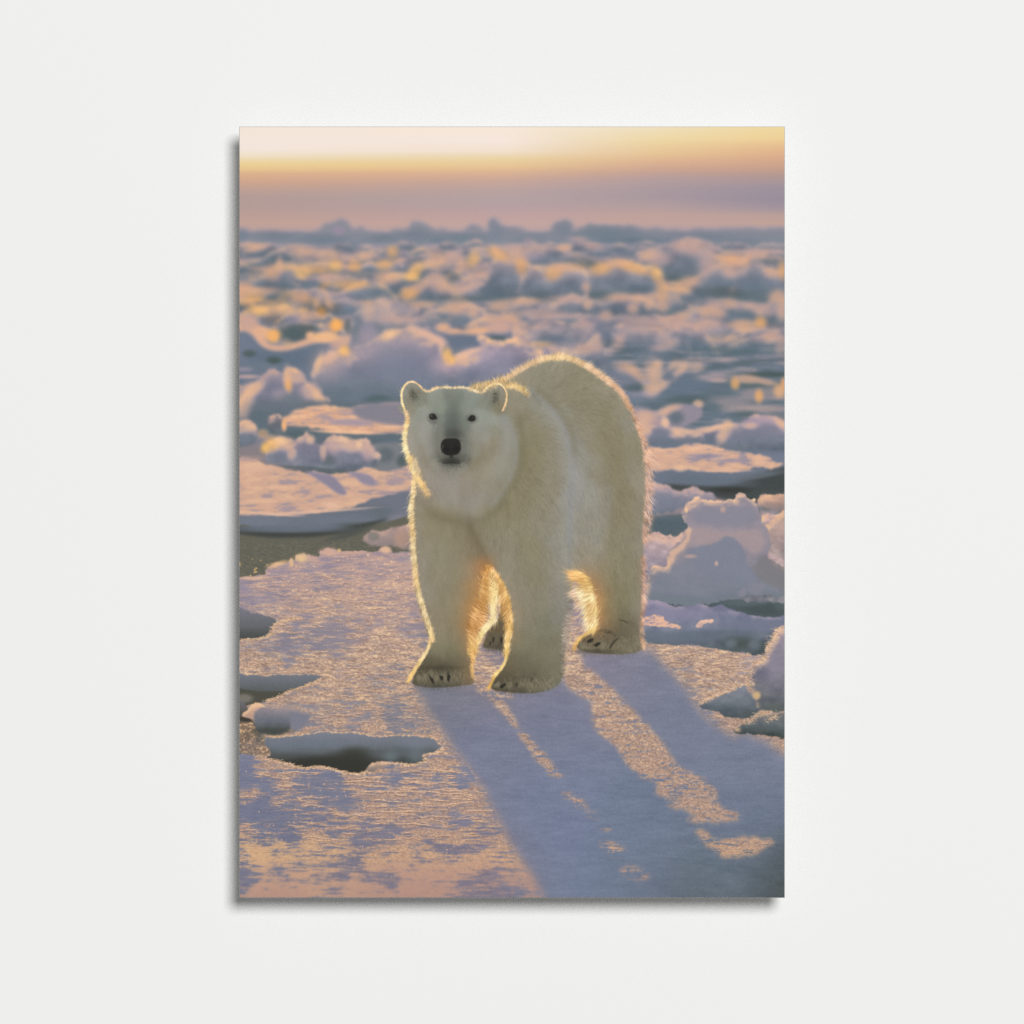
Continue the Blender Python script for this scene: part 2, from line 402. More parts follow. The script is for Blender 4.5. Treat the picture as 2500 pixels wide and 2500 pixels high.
# the same pack continues behind the bear: upper part of the next drawing frames
L4 = [(100,60,150,60,pk),(60,110,60,60,(190,158,152)),(190,90,60,22,sh),(370,95,150,60,(98,108,140)),(620,80,90,80,(108,112,146)),(880,150,150,110,(104,114,144)),(1000,60,220,40,pk),(1150,160,100,60,(108,118,146)),(1550,180,330,60,(92,108,128)),(1750,90,120,60,pk),(1400,220,420,40,(94,110,132)),(1600,300,400,60,(98,112,138)),(1650,360,250,24,(76,88,88)),(900,290,90,30,(86,98,104)),(1350,60,110,50,pk),(1700,20,40,34,go),(1580,45,90,34,pe),(1450,130,120,32,pe),(1760,120,40,40,pe),(1840,180,40,60,pe),(600,160,40,60,pe),(740,170,40,60,pe,20),(760,110,28,50,pk),(520,60,60,70,pk,30),(450,180,200,34,(170,146,152)),(240,170,60,26,gb),(60,160,120,24,pe),(1070,165,70,34,pe,-14),(1000,195,50,20,pk),(520,200,60,40,pe)]
for d in L4: blob('4', *d[:5], ang=d[5] if len(d) > 5 else 0, a=.4, soft=.7)
# left: slope behind the big block
poly('3', (40,60,120,40,200,130,270,190,400,205,520,165,640,120,760,150,860,120,940,110,1000,60,1100,80,900,250,700,420,400,420,40,440), (105, 114, 144), 3)
for d in ((60,200,120,120,(112,118,148)),(400,270,260,60,(100,110,138)),(200,330,200,40,(108,116,142)),(140,235,46,24,(86,96,102)),(310,282,50,24,(80,92,96)),(470,95,140,62,(86,98,106)),(700,60,50,46,(160,140,140)),(960,90,60,70,lav),(130,395,90,14,(170,146,150)),(100,345,60,16,lav)):
    blob('3', *d)
poly('3', (60,30,130,10,190,40,230,110,280,170,400,180,520,140,620,100,700,90,770,120,840,110,820,180,700,165,600,165,500,190,400,215,300,215,220,180,160,110,110,80,70,80), (214,168,146), 3.4)
for d in ((230,85,50,36,pe,40),(305,112,44,44,go),(560,110,30,30,pe),(740,42,42,40,(236,172,104)),(660,120,90,34,(226,178,140)),(130,20,70,50,pk),(540,60,60,20,(96,100,104)),(820,40,24,50,(110,112,120))):
    blob('3', *d[:5], ang=d[5] if len(d) > 5 else 0)
# strip right of it, above the big block
poly('3', (1430,40,1500,55,1560,90,1700,85,1800,50,1940,20,1960,100,1960,260,1500,300,1400,120), (110,116,148), 3)
for d in ((1480,55,50,30,pe),(1560,85,60,22,pe),(1720,80,130,26,pe,-8),(1880,50,90,46,pk),(1600,150,140,50,(104,112,142)),(1850,130,80,16,(82,96,104)),(1600,240,60,30,(94,108,124))):
    blob('3', *d[:5], ang=d[5] if len(d) > 5 else 0)

# the big block
BIG = (575,430,590,320,640,256,735,228,770,186,835,196,950,165,1040,112,1095,80,1180,66,1250,46,1330,72,1420,110,1490,150,1508,195,1485,235,1520,296,1575,250,1640,216,1740,186,1712,140,1770,108,1830,150,1900,140,1990,120,2100,200,2300,200,2300,600,1500,600,1200,600,900,612,640,606,550,560)
lump('3', BIG, (168,146,156), (98,108,130), rim=(232,184,148), rw=16, ra=1.1, b=2.4, jg=3.2, js=16, seed=3, tex=.3, mid=(124,122,154))
blob('3', 1050, 175, 330, 90, (164,146,150), ang=-12, a=.75, soft=.9)
blob('3', 1180, 300, 220, 130, (120,122,158), ang=14, a=.7, soft=.8)
blob('3', 690, 320, 100, 90, (176,150,148), ang=-30, a=.7, soft=.9)
blob('3', 1500, 310, 90, 60, (190,158,160), ang=0, a=.6, soft=.9)
blob('3', 1850, 270, 110, 80, (142,134,166), a=.7, soft=.8)
blob('3', 1700, 240, 110, 40, (196,164,164), a=.5, soft=.9)
for d in ((795,212,36,36,gb),(1510,245,32,52,gb),(1545,280,22,30,gb),(1110,105,60,30,(236,190,150),-25),(1340,90,80,26,(222,176,158),25),(1450,140,60,26,(222,176,158),25),(615,310,24,70,(228,184,150),20),(1660,225,80,18,(222,178,160),-15),(700,260,60,30,(216,174,156),-35),(740,180,40,26,pk)):
    blob('3', *d[:5], ang=d[5] if len(d) > 5 else 0, a=.8, soft=.7)
blob('3', 1000, 420, 420, 90, (120,124,150), a=.5, soft=.9)
blob('3', 900, 520, 400, 70, (100,112,130), a=.6, soft=.9)
blob('3', 1040, 560, 90, 36, (84,98,104), a=.8)
# left block
lump('3', (60,640,70,540,110,470,180,430,230,372,300,352,365,366,390,338,470,352,510,392,545,442,590,472,640,522,700,560,640,610,500,620,300,700,160,720,60,680), (168,148,156), (96,106,124), rim=(230,180,144), rw=14, ra=1.1, b=2.4, jg=3.2, js=13, seed=5, tex=.3, mid=(122,120,148))
for d in ((300,450,90,90,(118,116,148)),(450,400,60,40,(200,164,150)),(110,570,50,110,(222,178,150),15),(180,470,60,34,(222,178,150),-30),(400,400,26,70,(222,176,144)),(410,462,24,44,go),(560,500,60,60,(196,162,152)),(610,520,30,40,(222,178,150)),(350,520,50,40,(150,136,152)),(430,560,80,44,(112,118,136)),(300,620,170,60,(102,110,128)),(600,600,120,40,(100,108,122))):
    blob('3', *d[:5], ang=d[5] if len(d) > 5 else 0, a=.75, soft=.7)
# floe behind the head
poly('3', (160,640,300,640,420,660,520,620,700,585,900,580,1100,560,1300,560,1300,900,1100,880,760,870,500,850,380,800,220,800,160,740), (98,108,124), 2.6)
plate('3', (380,700,460,640,560,612,680,598,820,606,1000,590,1240,590,1240,768,1050,790,900,786,700,772,560,752,430,738), (212,166,142), b=2.6, seed=8, my=8, mx=40, ma=.75)
poly('3', (850,612,940,590,1000,582,1260,590,1260,738,1160,738,1040,720,930,700,880,668), (130,124,142), 4)
poly('3', (700,700,850,690,1000,722,900,740,700,722), (160,140,154), 3)
for d in ((480,800,120,30,(88,100,112)),(1100,830,130,40,(96,106,124)),(800,850,200,30,(88,98,110)),(820,780,220,12,(234,186,156),2),(1120,745,90,12,(222,178,152))):
    blob('3', *d[:5], ang=d[5] if len(d) > 5 else 0, a=.85)
lump('3', (265,740,268,690,310,656,350,655,380,700,395,760,360,790,300,790), (130,122,140), (88,98,110), rim=(230,180,150), rw=9, b=2, jg=1.5, js=12, seed=9)
blob('3', 380, 730, 18, 40, (226,172,132)); blob('3', 230, 790, 40, 30, (220,170,120), a=.5)
lump('3', (30,730,90,712,150,704,180,740,205,790,180,850,120,890,30,900), (206,168,152), (94,104,122), rim=(230,184,150), rw=12, b=2.4, jg=2, js=14, seed=10, mid=(112,116,144))
# open water and dark gaps
poly('3', (40,900,200,880,300,980,260,1020,40,1000), (132,122,128), 3)
poly('3', (900,880,1260,860,1260,1010,1180,1060,1000,1050,980,960), (120,122,132), 3)
for d in ((700,1050,300,22,(84,94,98)),(1080,940,60,50,(98,106,116)),(1200,980,40,40,(84,96,100)),(120,960,120,20,(150,132,134)),(960,1010,80,22,(112,116,124))):
    blob('3', *d)
# jagged ridge
lump('3', (255,1000,248,930,230,880,300,850,370,812,420,832,450,850,500,812,545,790,580,815,600,850,645,872,680,816,780,812,830,840,890,835,925,828,960,830,1000,885,1045,955,1000,1015,850,1052,640,1046,420,1016), (196,160,154), (104,112,132), rim=(232,188,156), rw=13, b=1.9, jg=2.6, js=12, seed=12, mid=(128,124,152), tex=.7)
for d in ((560,920,100,80,(116,116,148)),(350,950,80,40,(112,116,146)),(820,950,110,50,(120,120,150)),(690,980,40,40,(92,102,112)),(720,880,50,50,(200,166,158)),(860,880,90,40,(204,168,156)),(960,920,40,50,(196,160,154)),(390,860,60,40,(216,174,150)),(430,930,30,40,(212,172,152)),(650,920,22,50,(220,178,156)),(290,862,46,50,gb),(245,892,28,34,(240,190,104)),(350,840,40,30,(240,196,150)),(560,830,30,30,(232,190,160)),(780,830,60,20,(230,188,160)),(900,860,22,30,(238,196,160))):
    blob('3', *d, a=.7, soft=.7)
blob('3', 560, 1032, 320, 12, (88, 98, 106), ang=4, a=.8)
# left floe
poly('3', (40,1300,300,1320,700,1280,1000,1200,1300,1150,1300,1520,1000,1460,600,1520,40,1520), (104,110,130), 2.4)
plate('3', (40,985,250,1000,420,1042,540,1056,700,1066,830,1066,960,1030,1100,1052,1200,1024,1300,1010,1300,1190,1230,1200,1100,1220,980,1250,920,1276,800,1312,600,1342,400,1370,250,1352,40,1332), (216,172,150), b=1.8, jg=1.4, seed=14, my=11, mx=44, mott=(162,142,152), ma=.9)
poly('3', (520,1050,620,1064,700,1078,760,1125,815,1205,760,1212,660,1140,600,1100), (138,128,156), 2.4)
poly('3', (820,1062,900,1062,990,1090,1010,1150,930,1140,880,1100), (144,132,158), 2.6)
poly('3', (970,1260,1100,1225,1260,1190,1260,1330,1100,1400,960,1400,930,1320), (108,112,136), 3.5)
for d in ((1040,1340,90,50,(96,104,116)),(200,1400,220,40,(114,120,144)),(700,1390,260,36,(110,116,138)),(300,1460,320,22,(80,88,92)),(880,1425,140,20,(84,92,96)),(1180,1390,70,40,(130,126,144)),(620,1330,320,10,(234,190,164),-4),(250,1345,200,9,(234,190,164),4),(700,1290,60,26,(236,190,164)),(180,1030,140,20,(228,182,158))):
    blob('3', *d[:5], ang=d[5] if len(d) > 5 else 0, a=.8, soft=.7)

# ---- right of the bear
poly('4', (700,250,1000,250,1300,300,1932,330,1932,700,800,700), (104,114,138), 3)
n = fbm(6, 60, 4, 77)
wz = np.zeros((CH, CW), np.float32)
m, box = mask(P('4', 700,180,1960,180,1960,720,700,720), 14); wz[box[1]:box[3], box[0]:box[2]] = m
put(sstep(.3, 1.6, n) * wz, (0, 0, CW, CH), (168,148,150), .5)
put(sstep(.3, 1.6, -n) * wz, (0, 0, CW, CH), (84,98,108), .6)
for d in ((1700,440,230,30,(92,104,112)),(1750,370,180,18,(74,86,86)),(1400,480,150,40,(98,110,128)),(1300,420,70,50,(100,112,140)),(1370,390,110,24,(160,142,148)),(1750,500,160,40,(140,130,136)),(1500,560,160,40,(142,132,140)),(1700,600,220,24,(166,146,144)),(1360,590,70,36,(94,108,126)),(1600,640,90,26,(88,102,112)),(1800,660,100,30,(120,120,130)),(900,540,120,40,(112,120,150)),(880,500,130,24,(134,130,160)),(1050,570,160,24,(90,104,120)),(760,420,110,90,(122,122,152)),(860,460,80,24,(84,98,106)),(1130,470,150,80,(100,112,140)),(1200,540,120,30,(84,98,104))):
    blob('4', *d, a=.8, soft=.7)
# the V of lit lumps
for d in ((800,325,80,36,pe,14),(870,370,80,30,pe,40),(980,330,56,60,(216,172,148)),(990,400,66,60,(222,176,150)),(965,470,50,46,(226,178,148)),(1060,430,80,26,(222,176,150),-38),(1150,360,60,26,(222,176,150),-50),(1180,310,46,34,(222,176,150)),(1110,310,44,26,(214,170,148),-40),(1270,320,50,28,(210,168,150)),(1010,300,30,26,(222,176,150))):
    blob('4', *d[:5], ang=d[5] if len(d) > 5 else 0, a=.6, soft=.8)
for d in ((1080,390,40,24,(104,112,142)),(1180,430,90,60,(102,112,140)),(930,420,30,20,(160,142,152))):
    blob('4', *d, a=.8)
for d in ((1530,428,30,40,go),(1610,400,90,28,(206,164,142),4),(1740,420,70,20,(196,158,142),10),(1690,515,28,44,go),(1830,480,40,46,(226,174,132)),(1856,430,20,40,(226,166,120)),(1280,570,34,28,(220,176,150)),(1420,410,60,14,(176,150,150))):
    blob('4', *d[:5], ang=d[5] if len(d) > 5 else 0, a=.75, soft=.6)
# floe with upturned rim
poly('4', (820,600,1000,620,1180,570,1300,600,1300,660,1200,720,900,880,820,860), (140,130,150), 3)
lump('4', (930,830,950,720,990,672,1040,690,1080,735,1180,770,1300,760,1400,725,1480,690,1560,690,1640,650,1710,640,1790,655,1850,690,1932,760,1932,910,1700,910,1500,890,1300,840,1100,860,980,870), (190,156,156), (92,104,118), rim=(228,182,154), rw=10, b=2.2, jg=2.4, js=18, seed=21, mid=(116,118,148))
for d in ((920,660,70,50,(214,170,150)),(900,740,60,50,(222,176,150)),(1080,610,80,30,(216,172,150),-20),(1130,660,50,44,(94,106,126)),(1170,750,110,20,(226,182,156),8),(1340,740,90,20,(222,178,156),-8),(1440,790,50,34,(226,180,152),-60),(1480,730,36,50,(236,188,150)),(1700,690,110,40,(150,134,158)),(1620,760,140,50,(118,118,148)),(1640,715,50,22,(206,168,156)),(1760,740,90,40,(122,120,150)),(1040,760,60,40,(116,118,148)),(1250,820,160,30,(104,112,138)),(1840,700,40,26,(214,172,152),40),(1060,690,24,34,(236,190,160),-30)):
    blob('4', *d[:5], ang=d[5] if len(d) > 5 else 0, a=.8, soft=.65)
# flat floe
poly('4', (900,860,1200,850,1500,880,1700,880,1932,910,1932,1130,1500,1150,1200,1120,900,1110), (104,112,140), 2.2)
poly('4', (1560,870,1700,890,1932,920,1932,1010,1840,1010,1700,900), (112,118,148), 3)
plate('4', (930,870,1050,872,1140,860,1240,838,1330,845,1430,868,1540,890,1640,905,1740,925,1800,960,1860,970,1800,1000,1700,995,1600,1020,1450,1028,1300,1020,1180,1005,1100,1015,960,1010), (214,170,150), b=1.8, jg=1.6, js=14, seed=24, my=9, mx=32, mott=(150,137,150), ma=.95)
for d in ((1330,920,120,16,(140,130,156)),(1500,950,120,12,(150,136,156)),(1160,1000,40,22,(238,192,158)),(1450,1018,160,9,(232,186,160)),(1690,950,50,30,(228,182,156)),(1000,990,60,24,(226,180,156)),(1300,860,90,16,(228,182,156),-3)):
    blob('4', *d[:5], ang=d[5] if len(d) > 5 else 0, a=.85, soft=.6)
# water in the gap
poly('4', (1050,1110,1400,1120,1600,1080,1800,1010,1960,1000,1960,1220,1600,1230,1380,1200,1160,1160), (60,66,66), 3.5)
for d in ((1300,1080,300,30,(98,108,132),4),(1700,1050,160,20,(96,104,118),-10),(1500,1150,120,20,(46,50,46)),(1800,1100,100,30,(58,66,66)),(1780,1180,120,30,(66,74,76)),(1000,1050,80,30,(106,114,142))):
    blob('4', *d[:5], ang=d[5] if len(d) > 5 else 0, a=.9, soft=.7)
poly('4', (860,1340,1000,1330,1250,1320,1250,1440,860,1460), (80,94,104), 3)
lump('4', (900,1110,980,1098,1040,1108,1090,1120,1150,1165,1210,1140,1270,1136,1330,1165,1385,1180,1395,1215,1250,1250,1100,1290,1000,1310,900,1320), (160,144,162), (104,114,140), rim=(212,170,158), rw=9, b=1.8, jg=1.8, js=12, seed=27)
blob('4', 1050, 1220, 130, 60, (118,122,154), a=.7); blob('4', 1080, 1370, 120, 50, (88,102,116), a=.8); blob('4', 1000,1420,80,30,(80,92,96),a=.7)
lump('4', (1690,1240,1700,1190,1740,1185,1770,1205,1850,1185,1960,1180,1960,1500,1760,1500,1720,1320), (200,162,154), (150,136,150), rim=(228,180,152), rw=9, b=1.6, jg=2, js=12, seed=28, tex=.8)
for d in ((1740,1270,60,26,(90,102,112)),(1830,1310,60,30,(110,116,132)),(1800,1360,50,30,(224,180,152)),(1850,1240,40,30,(226,180,152)),(1780,1225,26,20,(236,186,140))):
    blob('4', *d, a=.8, soft=.7)

def depth_blur(y_lo, tab):
    """lens blur of what is painted so far, by height in the picture; real bokeh-like discs for the far ice"""
    ys = np.arange(CH) / S + Y0
    sg = np.interp(ys, [t[0] for t in tab], [t[1] for t in tab])
    levels = [0, 1.2, 2.2, 3.4, 5.0]
    st = [IMG.copy()] + [blur(IMG, l * S) for l in levels[1:]]
    out = np.zeros_like(IMG)
    for i in range(len(levels)):
        w = np.interp(sg, levels, np.eye(len(levels))[i])
        out += st[i] * w[:, None, None].astype(np.float32)
    IMG[...] = out


def cool_grey(k=.42):
    r, g, b = IMG[..., 0], IMG[..., 1], IMG[..., 2]
    ex = np.clip(b - np.maximum(r, g), 0, None)
    IMG[..., 2] = b - k * ex
    w = sstep(10, 60, r - b)
    IMG[...] *= (1 - .035 * w)[..., None]
    mv = np.clip((IMG[..., 0] + IMG[..., 2]) / 2 - IMG[..., 1], 0, None)
    mv = mv * sstep(566, 600, SY)
    IMG[..., 1] += .16 * mv; IMG[..., 2] -= .06 * mv


far_only = sstep(585, 600, SY)[..., None]
keep = IMG.copy()
cool_grey()
M_ = np.array((150, 138, 142), np.float32)
kc = (1 + .2 * sstep(572, 600, SY) * (1 - sstep(1040, 1160, SY)))[..., None]
IMG[...] = np.clip(M_ + (IMG - M_) * kc + (kc - 1) * 22 * np.array((1.25, 1.0, .7), np.float32), 0, 255)
depth_blur(555, [(300, 0), (540, 0), (560, 3.2), (600, 4.2), (740, 3.8), (850, 2.8), (980, 2.0), (1150, 1.4), (1300, 1.0), (1420, .4), (2200, 0)])
# dark shelf and the white block on the right
poly('6', (880,-20,1200,-20,1100,60,960,110,880,60), (80,94,102), 3)
poly('6', (860,480,1200,520,1500,500,1932,460,1932,700,1600,640,1300,560,900,560), (74,86,90), 2.4)
for d in ((1750,560,160,50,(64,76,78)),(1600,520,160,30,(86,98,104)),(1850,520,60,60,(84,96,98))):
    blob('6', *d, a=.8)
lump('6', (900,130,960,70,1040,60,1110,80,1180,50,1240,-10,1330,-20,1480,-20,1480,400,1300,460,1000,500,900,450), (204,168,160), (116,122,148), rim=(230,184,156), rw=10, b=1.5, jg=2, js=14, seed=30, tex=.8)
lump('6', (1500,500,1600,420,1650,300,1640,120,1650,20,1660,-40,1720,-70,1800,-60,1960,-60,1960,480), (186,158,160), (108,112,122), rim=(232,184,154), rw=8, b=1.5, jg=2, js=14, seed=33, tex=1.2, mid=(178,152,154))
BLK = (900,700,1100,770,1050,520,1040,400,1010,280,1060,270,1075,190,1100,130,1150,90,1190,30,1210,-20,1215,-60,1180,-80,1180,-120,1170,-160,1190,-205,1240,-230,1290,-248,1330,-225,1370,-210,1440,-205,1500,-215,1520,-240,1530,-262,1580,-268,1620,-250,1650,-225,1680,-215,1690,-170,1710,-120,1740,-80,1760,-40)
BLK = (960,290,1020,300,1062,272,1072,200,1110,130,1170,80,1200,10,1215,-25,1215,-50,1182,-80,1188,-110,1170,-160,1190,-208,1240,-232,1285,-250,1330,-226,1370,-212,1440,-206,1500,-216,1520,-240,1528,-262,1580,-270,1622,-252,1650,-228,1682,-215,1690,-165,1712,-115,1745,-70,1770,-10,1700,40,1640,90,1640,150,1660,250,1720,330,1800,400,1900,430,1960,440,1960,480,1760,480,1600,494,1440,550,1240,545,1100,545,1000,515,880,500,880,400)
HB = (165,712,240,703,246,660,266,620,310,580,340,545,360,482,336,465,329,420,345,380,380,350,415,325,440,345,490,355,540,352,600,350,612,325,650,315,690,345,720,350,735,410,770,470,792,540,800,600,790,660,860,700,900,720,900,860,760,858,680,860,640,872,570,880,480,905,380,915,270,905,140,885)
lump('h', (735,350,775,320,830,322,900,330,900,420,800,400,750,380), (206,164,142), (120,112,118), rim=(230,182,146), rw=7, b=1.4, jg=1.4, js=9, seed=35)
lump('h', (770,500,800,460,840,428,900,418,900,700,850,650,800,640), (190,158,142), (150,138,140), rim=(232,186,148), rw=8, b=1.2, jg=1.8, js=9, seed=34, mid=(170,148,144), tex=.8)
m_b, bx_b = lump('h', HB, (150,140,150), (112,121,131), rim=(236,190,156), rw=7, b=.9, jg=1.6, js=8, seed=36, tex=.25, mid=(144,136,146), side=.6)
def on_block(pts, col, b, a=.85, jg=1.2):
    sav = IMG.copy()
    poly('h', pts, col, b, a, jg, 12, 77)
    x0, y0, x1, y1 = bx_b
    new = IMG[y0:y1, x0:x1].copy(); IMG[...] = sav
    IMG[y0:y1, x0:x1] += (new - sav[y0:y1, x0:x1]) * m_b[..., None]
on_block((375,425,430,385,520,380,600,380,700,385,725,450,660,490,520,490,400,470), (134,132,146), 4.5)
on_block((262,640,320,570,370,500,450,500,560,520,660,510,740,520,770,580,720,640,660,600,570,560,470,592,380,590,320,640,280,690), (164,146,148), 4)
on_block((350,625,420,600,470,592,520,572,562,548,610,556,645,592,660,640,690,710,760,780,640,800,480,760,400,700), (122,127,144), 2.4)
on_block((180,770,300,700,380,640,450,700,600,760,760,800,880,850,600,890,360,910,170,890), (122,127,142), 5, .6)
on_block((160,850,300,860,480,870,640,850,860,850,860,940,160,940), (110,119,128), 5, .7)
on_block((700,720,740,660,800,640,900,650,900,840,800,800,740,770), (120,118,122), 4, .8)
on_block((245,700,262,640,300,600,345,560,360,500,380,520,350,590,300,640,280,690), (226,182,152), 2.2, .7)
on_block((640,830,665,822,672,850,650,868,630,862), (138,134,146), 1.4, .6); on_block((690,800,740,790,765,820,740,856,690,850), (134,132,144), 1.6, .5)
for d in ((350,405,7,13,(248,204,150)),(510,688,9,12,(216,176,154)),(372,650,30,10,(190,158,148)),(712,350,8,7,(252,212,160)),(757,455,6,16,(246,200,146)),(480,356,10,6,(244,200,156)),(545,400,14,16,(196,162,148)),(400,340,12,8,(246,202,160)),(640,330,18,6,(238,192,160))):
    blob('h', *d, a=.75, soft=.7)
# shelf in front of it
lump('6', (880,540,980,512,1060,530,1140,555,1240,550,1300,535,1360,560,1430,545,1500,570,1600,600,1700,620,1800,630,1932,600,1960,760,1960,880,1700,886,1400,840,1200,810,900,800), (134,130,154), (74,86,88), rim=(170,152,168), rw=5, b=1.3, jg=1.3, js=14, seed=40, mid=(116,122,140), tex=.5)
for d in ((1100,600,220,40,(134,130,154)),(1650,680,260,40,(112,118,136)),(1150,760,240,40,(98,108,122)),(1500,740,200,30,(96,106,118)),(1560,800,110,40,(66,76,72)),(1760,830,80,40,(62,72,68)),(1500,800,40,30,(104,114,122)),(1660,810,40,34,(102,112,120)),(1820,760,60,40,(84,96,102))):
    blob('6', *d, a=.8, soft=.7)
plate('6', (900,640,960,615,1040,618,1060,650,1120,670,1170,690,1150,702,1040,690,940,685,900,670), (226,180,154), b=1, jg=1, js=8, seed=42, my=4, mx=14, mott=(150,136,156), ma=.9)
lump('6', (1265,690,1290,655,1330,648,1382,640,1380,660,1330,670,1300,694), (236,192,166), (190,160,160), rim=(242,196,164), rw=6, b=.9, jg=.8, js=8, seed=43)
# ---------------------------------------------------------------- foreground floe
cool_pts = []
# water strip behind it
poly('5', (40,20,300,60,600,60,900,10,1100,-20,1300,-40,1300,260,40,420), (98,96,84), 1.6)
poly('5', (40,60,300,92,600,86,850,48,1010,0,1100,-40,900,0,700,30,400,46,40,20), (60,64,60), 3)
blob('5', 400, 30, 400, 26, (104, 112, 126), a=.8); blob('5', 840, 60, 160, 24, (72, 76, 72), ang=-18, a=.7)
nw = fbm(2.2, 7, 3, 301)
wm, box = mask(P('5', 60,105,400,120,800,110,1250,60,1250,220,700,230,260,330,60,400), 4)
x0, y0, x1, y1 = box
put(sstep(.4, 1.8, nw[y0:y1, x0:x1]) * wm, box, (124, 114, 98), .4)
put(sstep(.4, 1.8, -nw[y0:y1, x0:x1]) * wm, box, (80, 82, 72), .45)
nsp = RNG.random((CH, CW)).astype(np.float32)
sp = blur((nsp > .9955).astype(np.float32), 1.1 * S) * 14
wg, _ = mask(P('5', 60,240,260,250,300,320,100,390,60,390), 6, box)
put(np.clip(sp[y0:y1, x0:x1], 0, 1) * wg, box, (236, 190, 120), .8)
lump('5', (930,110,960,60,1060,40,1140,20,1240,0,1300,0,1300,170,1100,150,980,150), (172,146,142), (136,124,122), rim=(196,160,146), rw=6, b=2, jg=1.5, js=10, seed=60)
blob('5', 1190, 100, 50, 60, (186, 146, 124), a=.6); blob('5', 1000, 80, 40, 30, (120, 118, 112), a=.7)

FLOE = (20,372,110,366,180,358,240,345,268,300,300,275,335,258,380,272,410,262,430,235,455,250,465,215,500,203,545,212,580,218,620,238,635,185,690,163,730,176,765,186,850,188,940,186,1035,190,1050,163,1085,155,1115,165,1128,196,1220,188,1400,200,1700,220,1900,260)
fp = P('5', *FLOE)
fp = J(fp, P('6', 400,300,700,690,940,800,1020,806,1130,814,1260,826,1300,824,1400,842,1560,868,1700,884,1960,880,1960,1500), P('8', 1960,1500,-2200,1500))
fp = np.concatenate([fp, P('5', 20, 2600)])
floe = np.zeros((CH, CW), np.float32)
pj = jag(fp, 1.3, 9, 61)
fm, fbx = mask(pj, .8)
floe[fbx[1]:fbx[3], fbx[0]:fbx[2]] = fm

shade_pts = J(P('5', 150,430, 400,430, 300,760, 650,780, 900,700, 300,1330, 700,1290, 1200,1330, 1450,1200), P('8', 300,100, 300,500, 300,900, 300,1200, 900,700, 900,1100, 1500,400, 1500,800, 1500,1100, 1830,1230, 1300,1220, 1700,60, 1200,60), P('7', 120,420, 650,450, 200,680, 250,820, 650,720, 900,560, 1600,450, 1750,300, 940,960, 350,1090, 800,1090, 1050,1120, 1780,1130, 1880,1230, 1350,990), P('6', 150,1200, 620,920, 900,1050, 1200,1300, 1650,900, 500,600), P('5', 1850,920))
shade_col = [(138,130,142),(140,130,140),(124,122,132),(122,121,130),(140,130,138),(122,124,134),(124,124,134),(116,118,128),(108,112,122)] + \
 [(110,117,136),(107,118,138),(106,118,140),(102,115,134),(103,116,134),(100,113,130),(106,116,134),(100,113,130),(94,108,120),(62,72,70),(84,96,102),(110,118,134),(110,117,136)] + \
 [(112,118,138),(110,116,134),(102,108,126),(104,110,128),(106,110,126),(110,115,132),(112,118,136),(112,119,138),(114,112,124),(112,112,126),(114,112,124),(118,114,124),(118,112,124),(116,112,124),(114,112,126)] + \
 [(112,116,130),(120,120,132),(112,117,132),(110,118,132),(150,142,150),(136,124,140)] + [(132,122,128)]
shade = field(shade_pts, shade_col, 70)
nf = blur(RNG.normal(size=(CH, CW)).astype(np.float32), .8)
nf /= nf.std()
nm = fbm(18, 60, 3, 66)
nr = fbm(4, 24, 3, 67)
shade = shade * np.array((1.075, 1.05, 1.07), np.float32) + (nm * 1.6)[..., None] + (nr * 1.5)[..., None] + (nf * 1.7)[..., None]

yv = SY[:, 0]
lit_mid = ramp(yv, [(1300,(196,160,150)),(1400,(194,160,147)),(1500,(190,158,142)),(1600,(188,157,138)),(1700,(184,153,134)),(1800,(182,150,131)),(1950,(176,146,130)),(2040,(182,149,130)),(2090,(196,158,130)),(2130,(188,149,130)),(2191,(178,141,128))])
lit_hi = ramp(yv, [(1300,(232,196,164)),(1450,(238,202,160)),(1600,(244,210,166)),(1800,(236,198,158)),(2000,(228,186,150)),(2090,(232,190,144)),(2191,(206,162,138))])
lit_lo = ramp(yv, [(1300,(156,136,144)),(1450,(148,128,128)),(1600,(142,118,106)),(1800,(136,112,100)),(2000,(128,108,104)),(2100,(160,124,108)),(2191,(152,120,116))])

# grain and ripples
g1 = fbm(2.9, 4.0, 2, 71, gain=.7); g2 = fbm(5.5, 34, 3, 72, gain=.65); g3 = fbm(3.6, 11, 3, 73, gain=.65)
ripple = sstep(2000, 1700, SY) if False else 1 - sstep(1620, 1900, SY)
far = 1 - sstep(1400, 1620, SY)
grain = g1 * (.55 + .25 * (1 - ripple)) + ripple * (.55 * g3 + .45 * g2) + (1 - ripple) * .25 * g3
grain = blur(grain, .35 * S) * (1 - .25 * far)
fb = sstep(2070, 2150, SY)                       # the nearest strip falls out of focus
grain = grain * (1 - .55 * fb)
GA = np.interp(SY, [1300, 1450, 1650, 1900, 2191], [.6, .75, .8, .62, .5]).astype(np.float32)
LITC = np.broadcast_to(lit_mid[:, None], IMG.shape).copy()
LITC += (lit_hi[:, None] - LITC) * (sstep(.1, 1.9, grain) * GA)[..., None]
LITC += (lit_lo[:, None] - LITC) * (sstep(.0, 1.7, -grain) * GA)[..., None]
gold = field(J(P('7', 300,985, 80,990, 700,1045, 1200,1060, 300,1180, 1900,1050, 1000,700, 300,700), P('5', 600,560, 1150,900, 1250,300)), [1.0,.9,.45,.2,.0,.0,.0,0,.1,.15,0], 45)[..., 0]
LITC += (np.array((226,184,132), np.float32) - LITC) * (gold * .45 * sstep(2020, 2060, SY) * (1 - sstep(760, 1000, SX)) + gold * .2 * (1 - sstep(1650, 1800, SY)))[..., None]

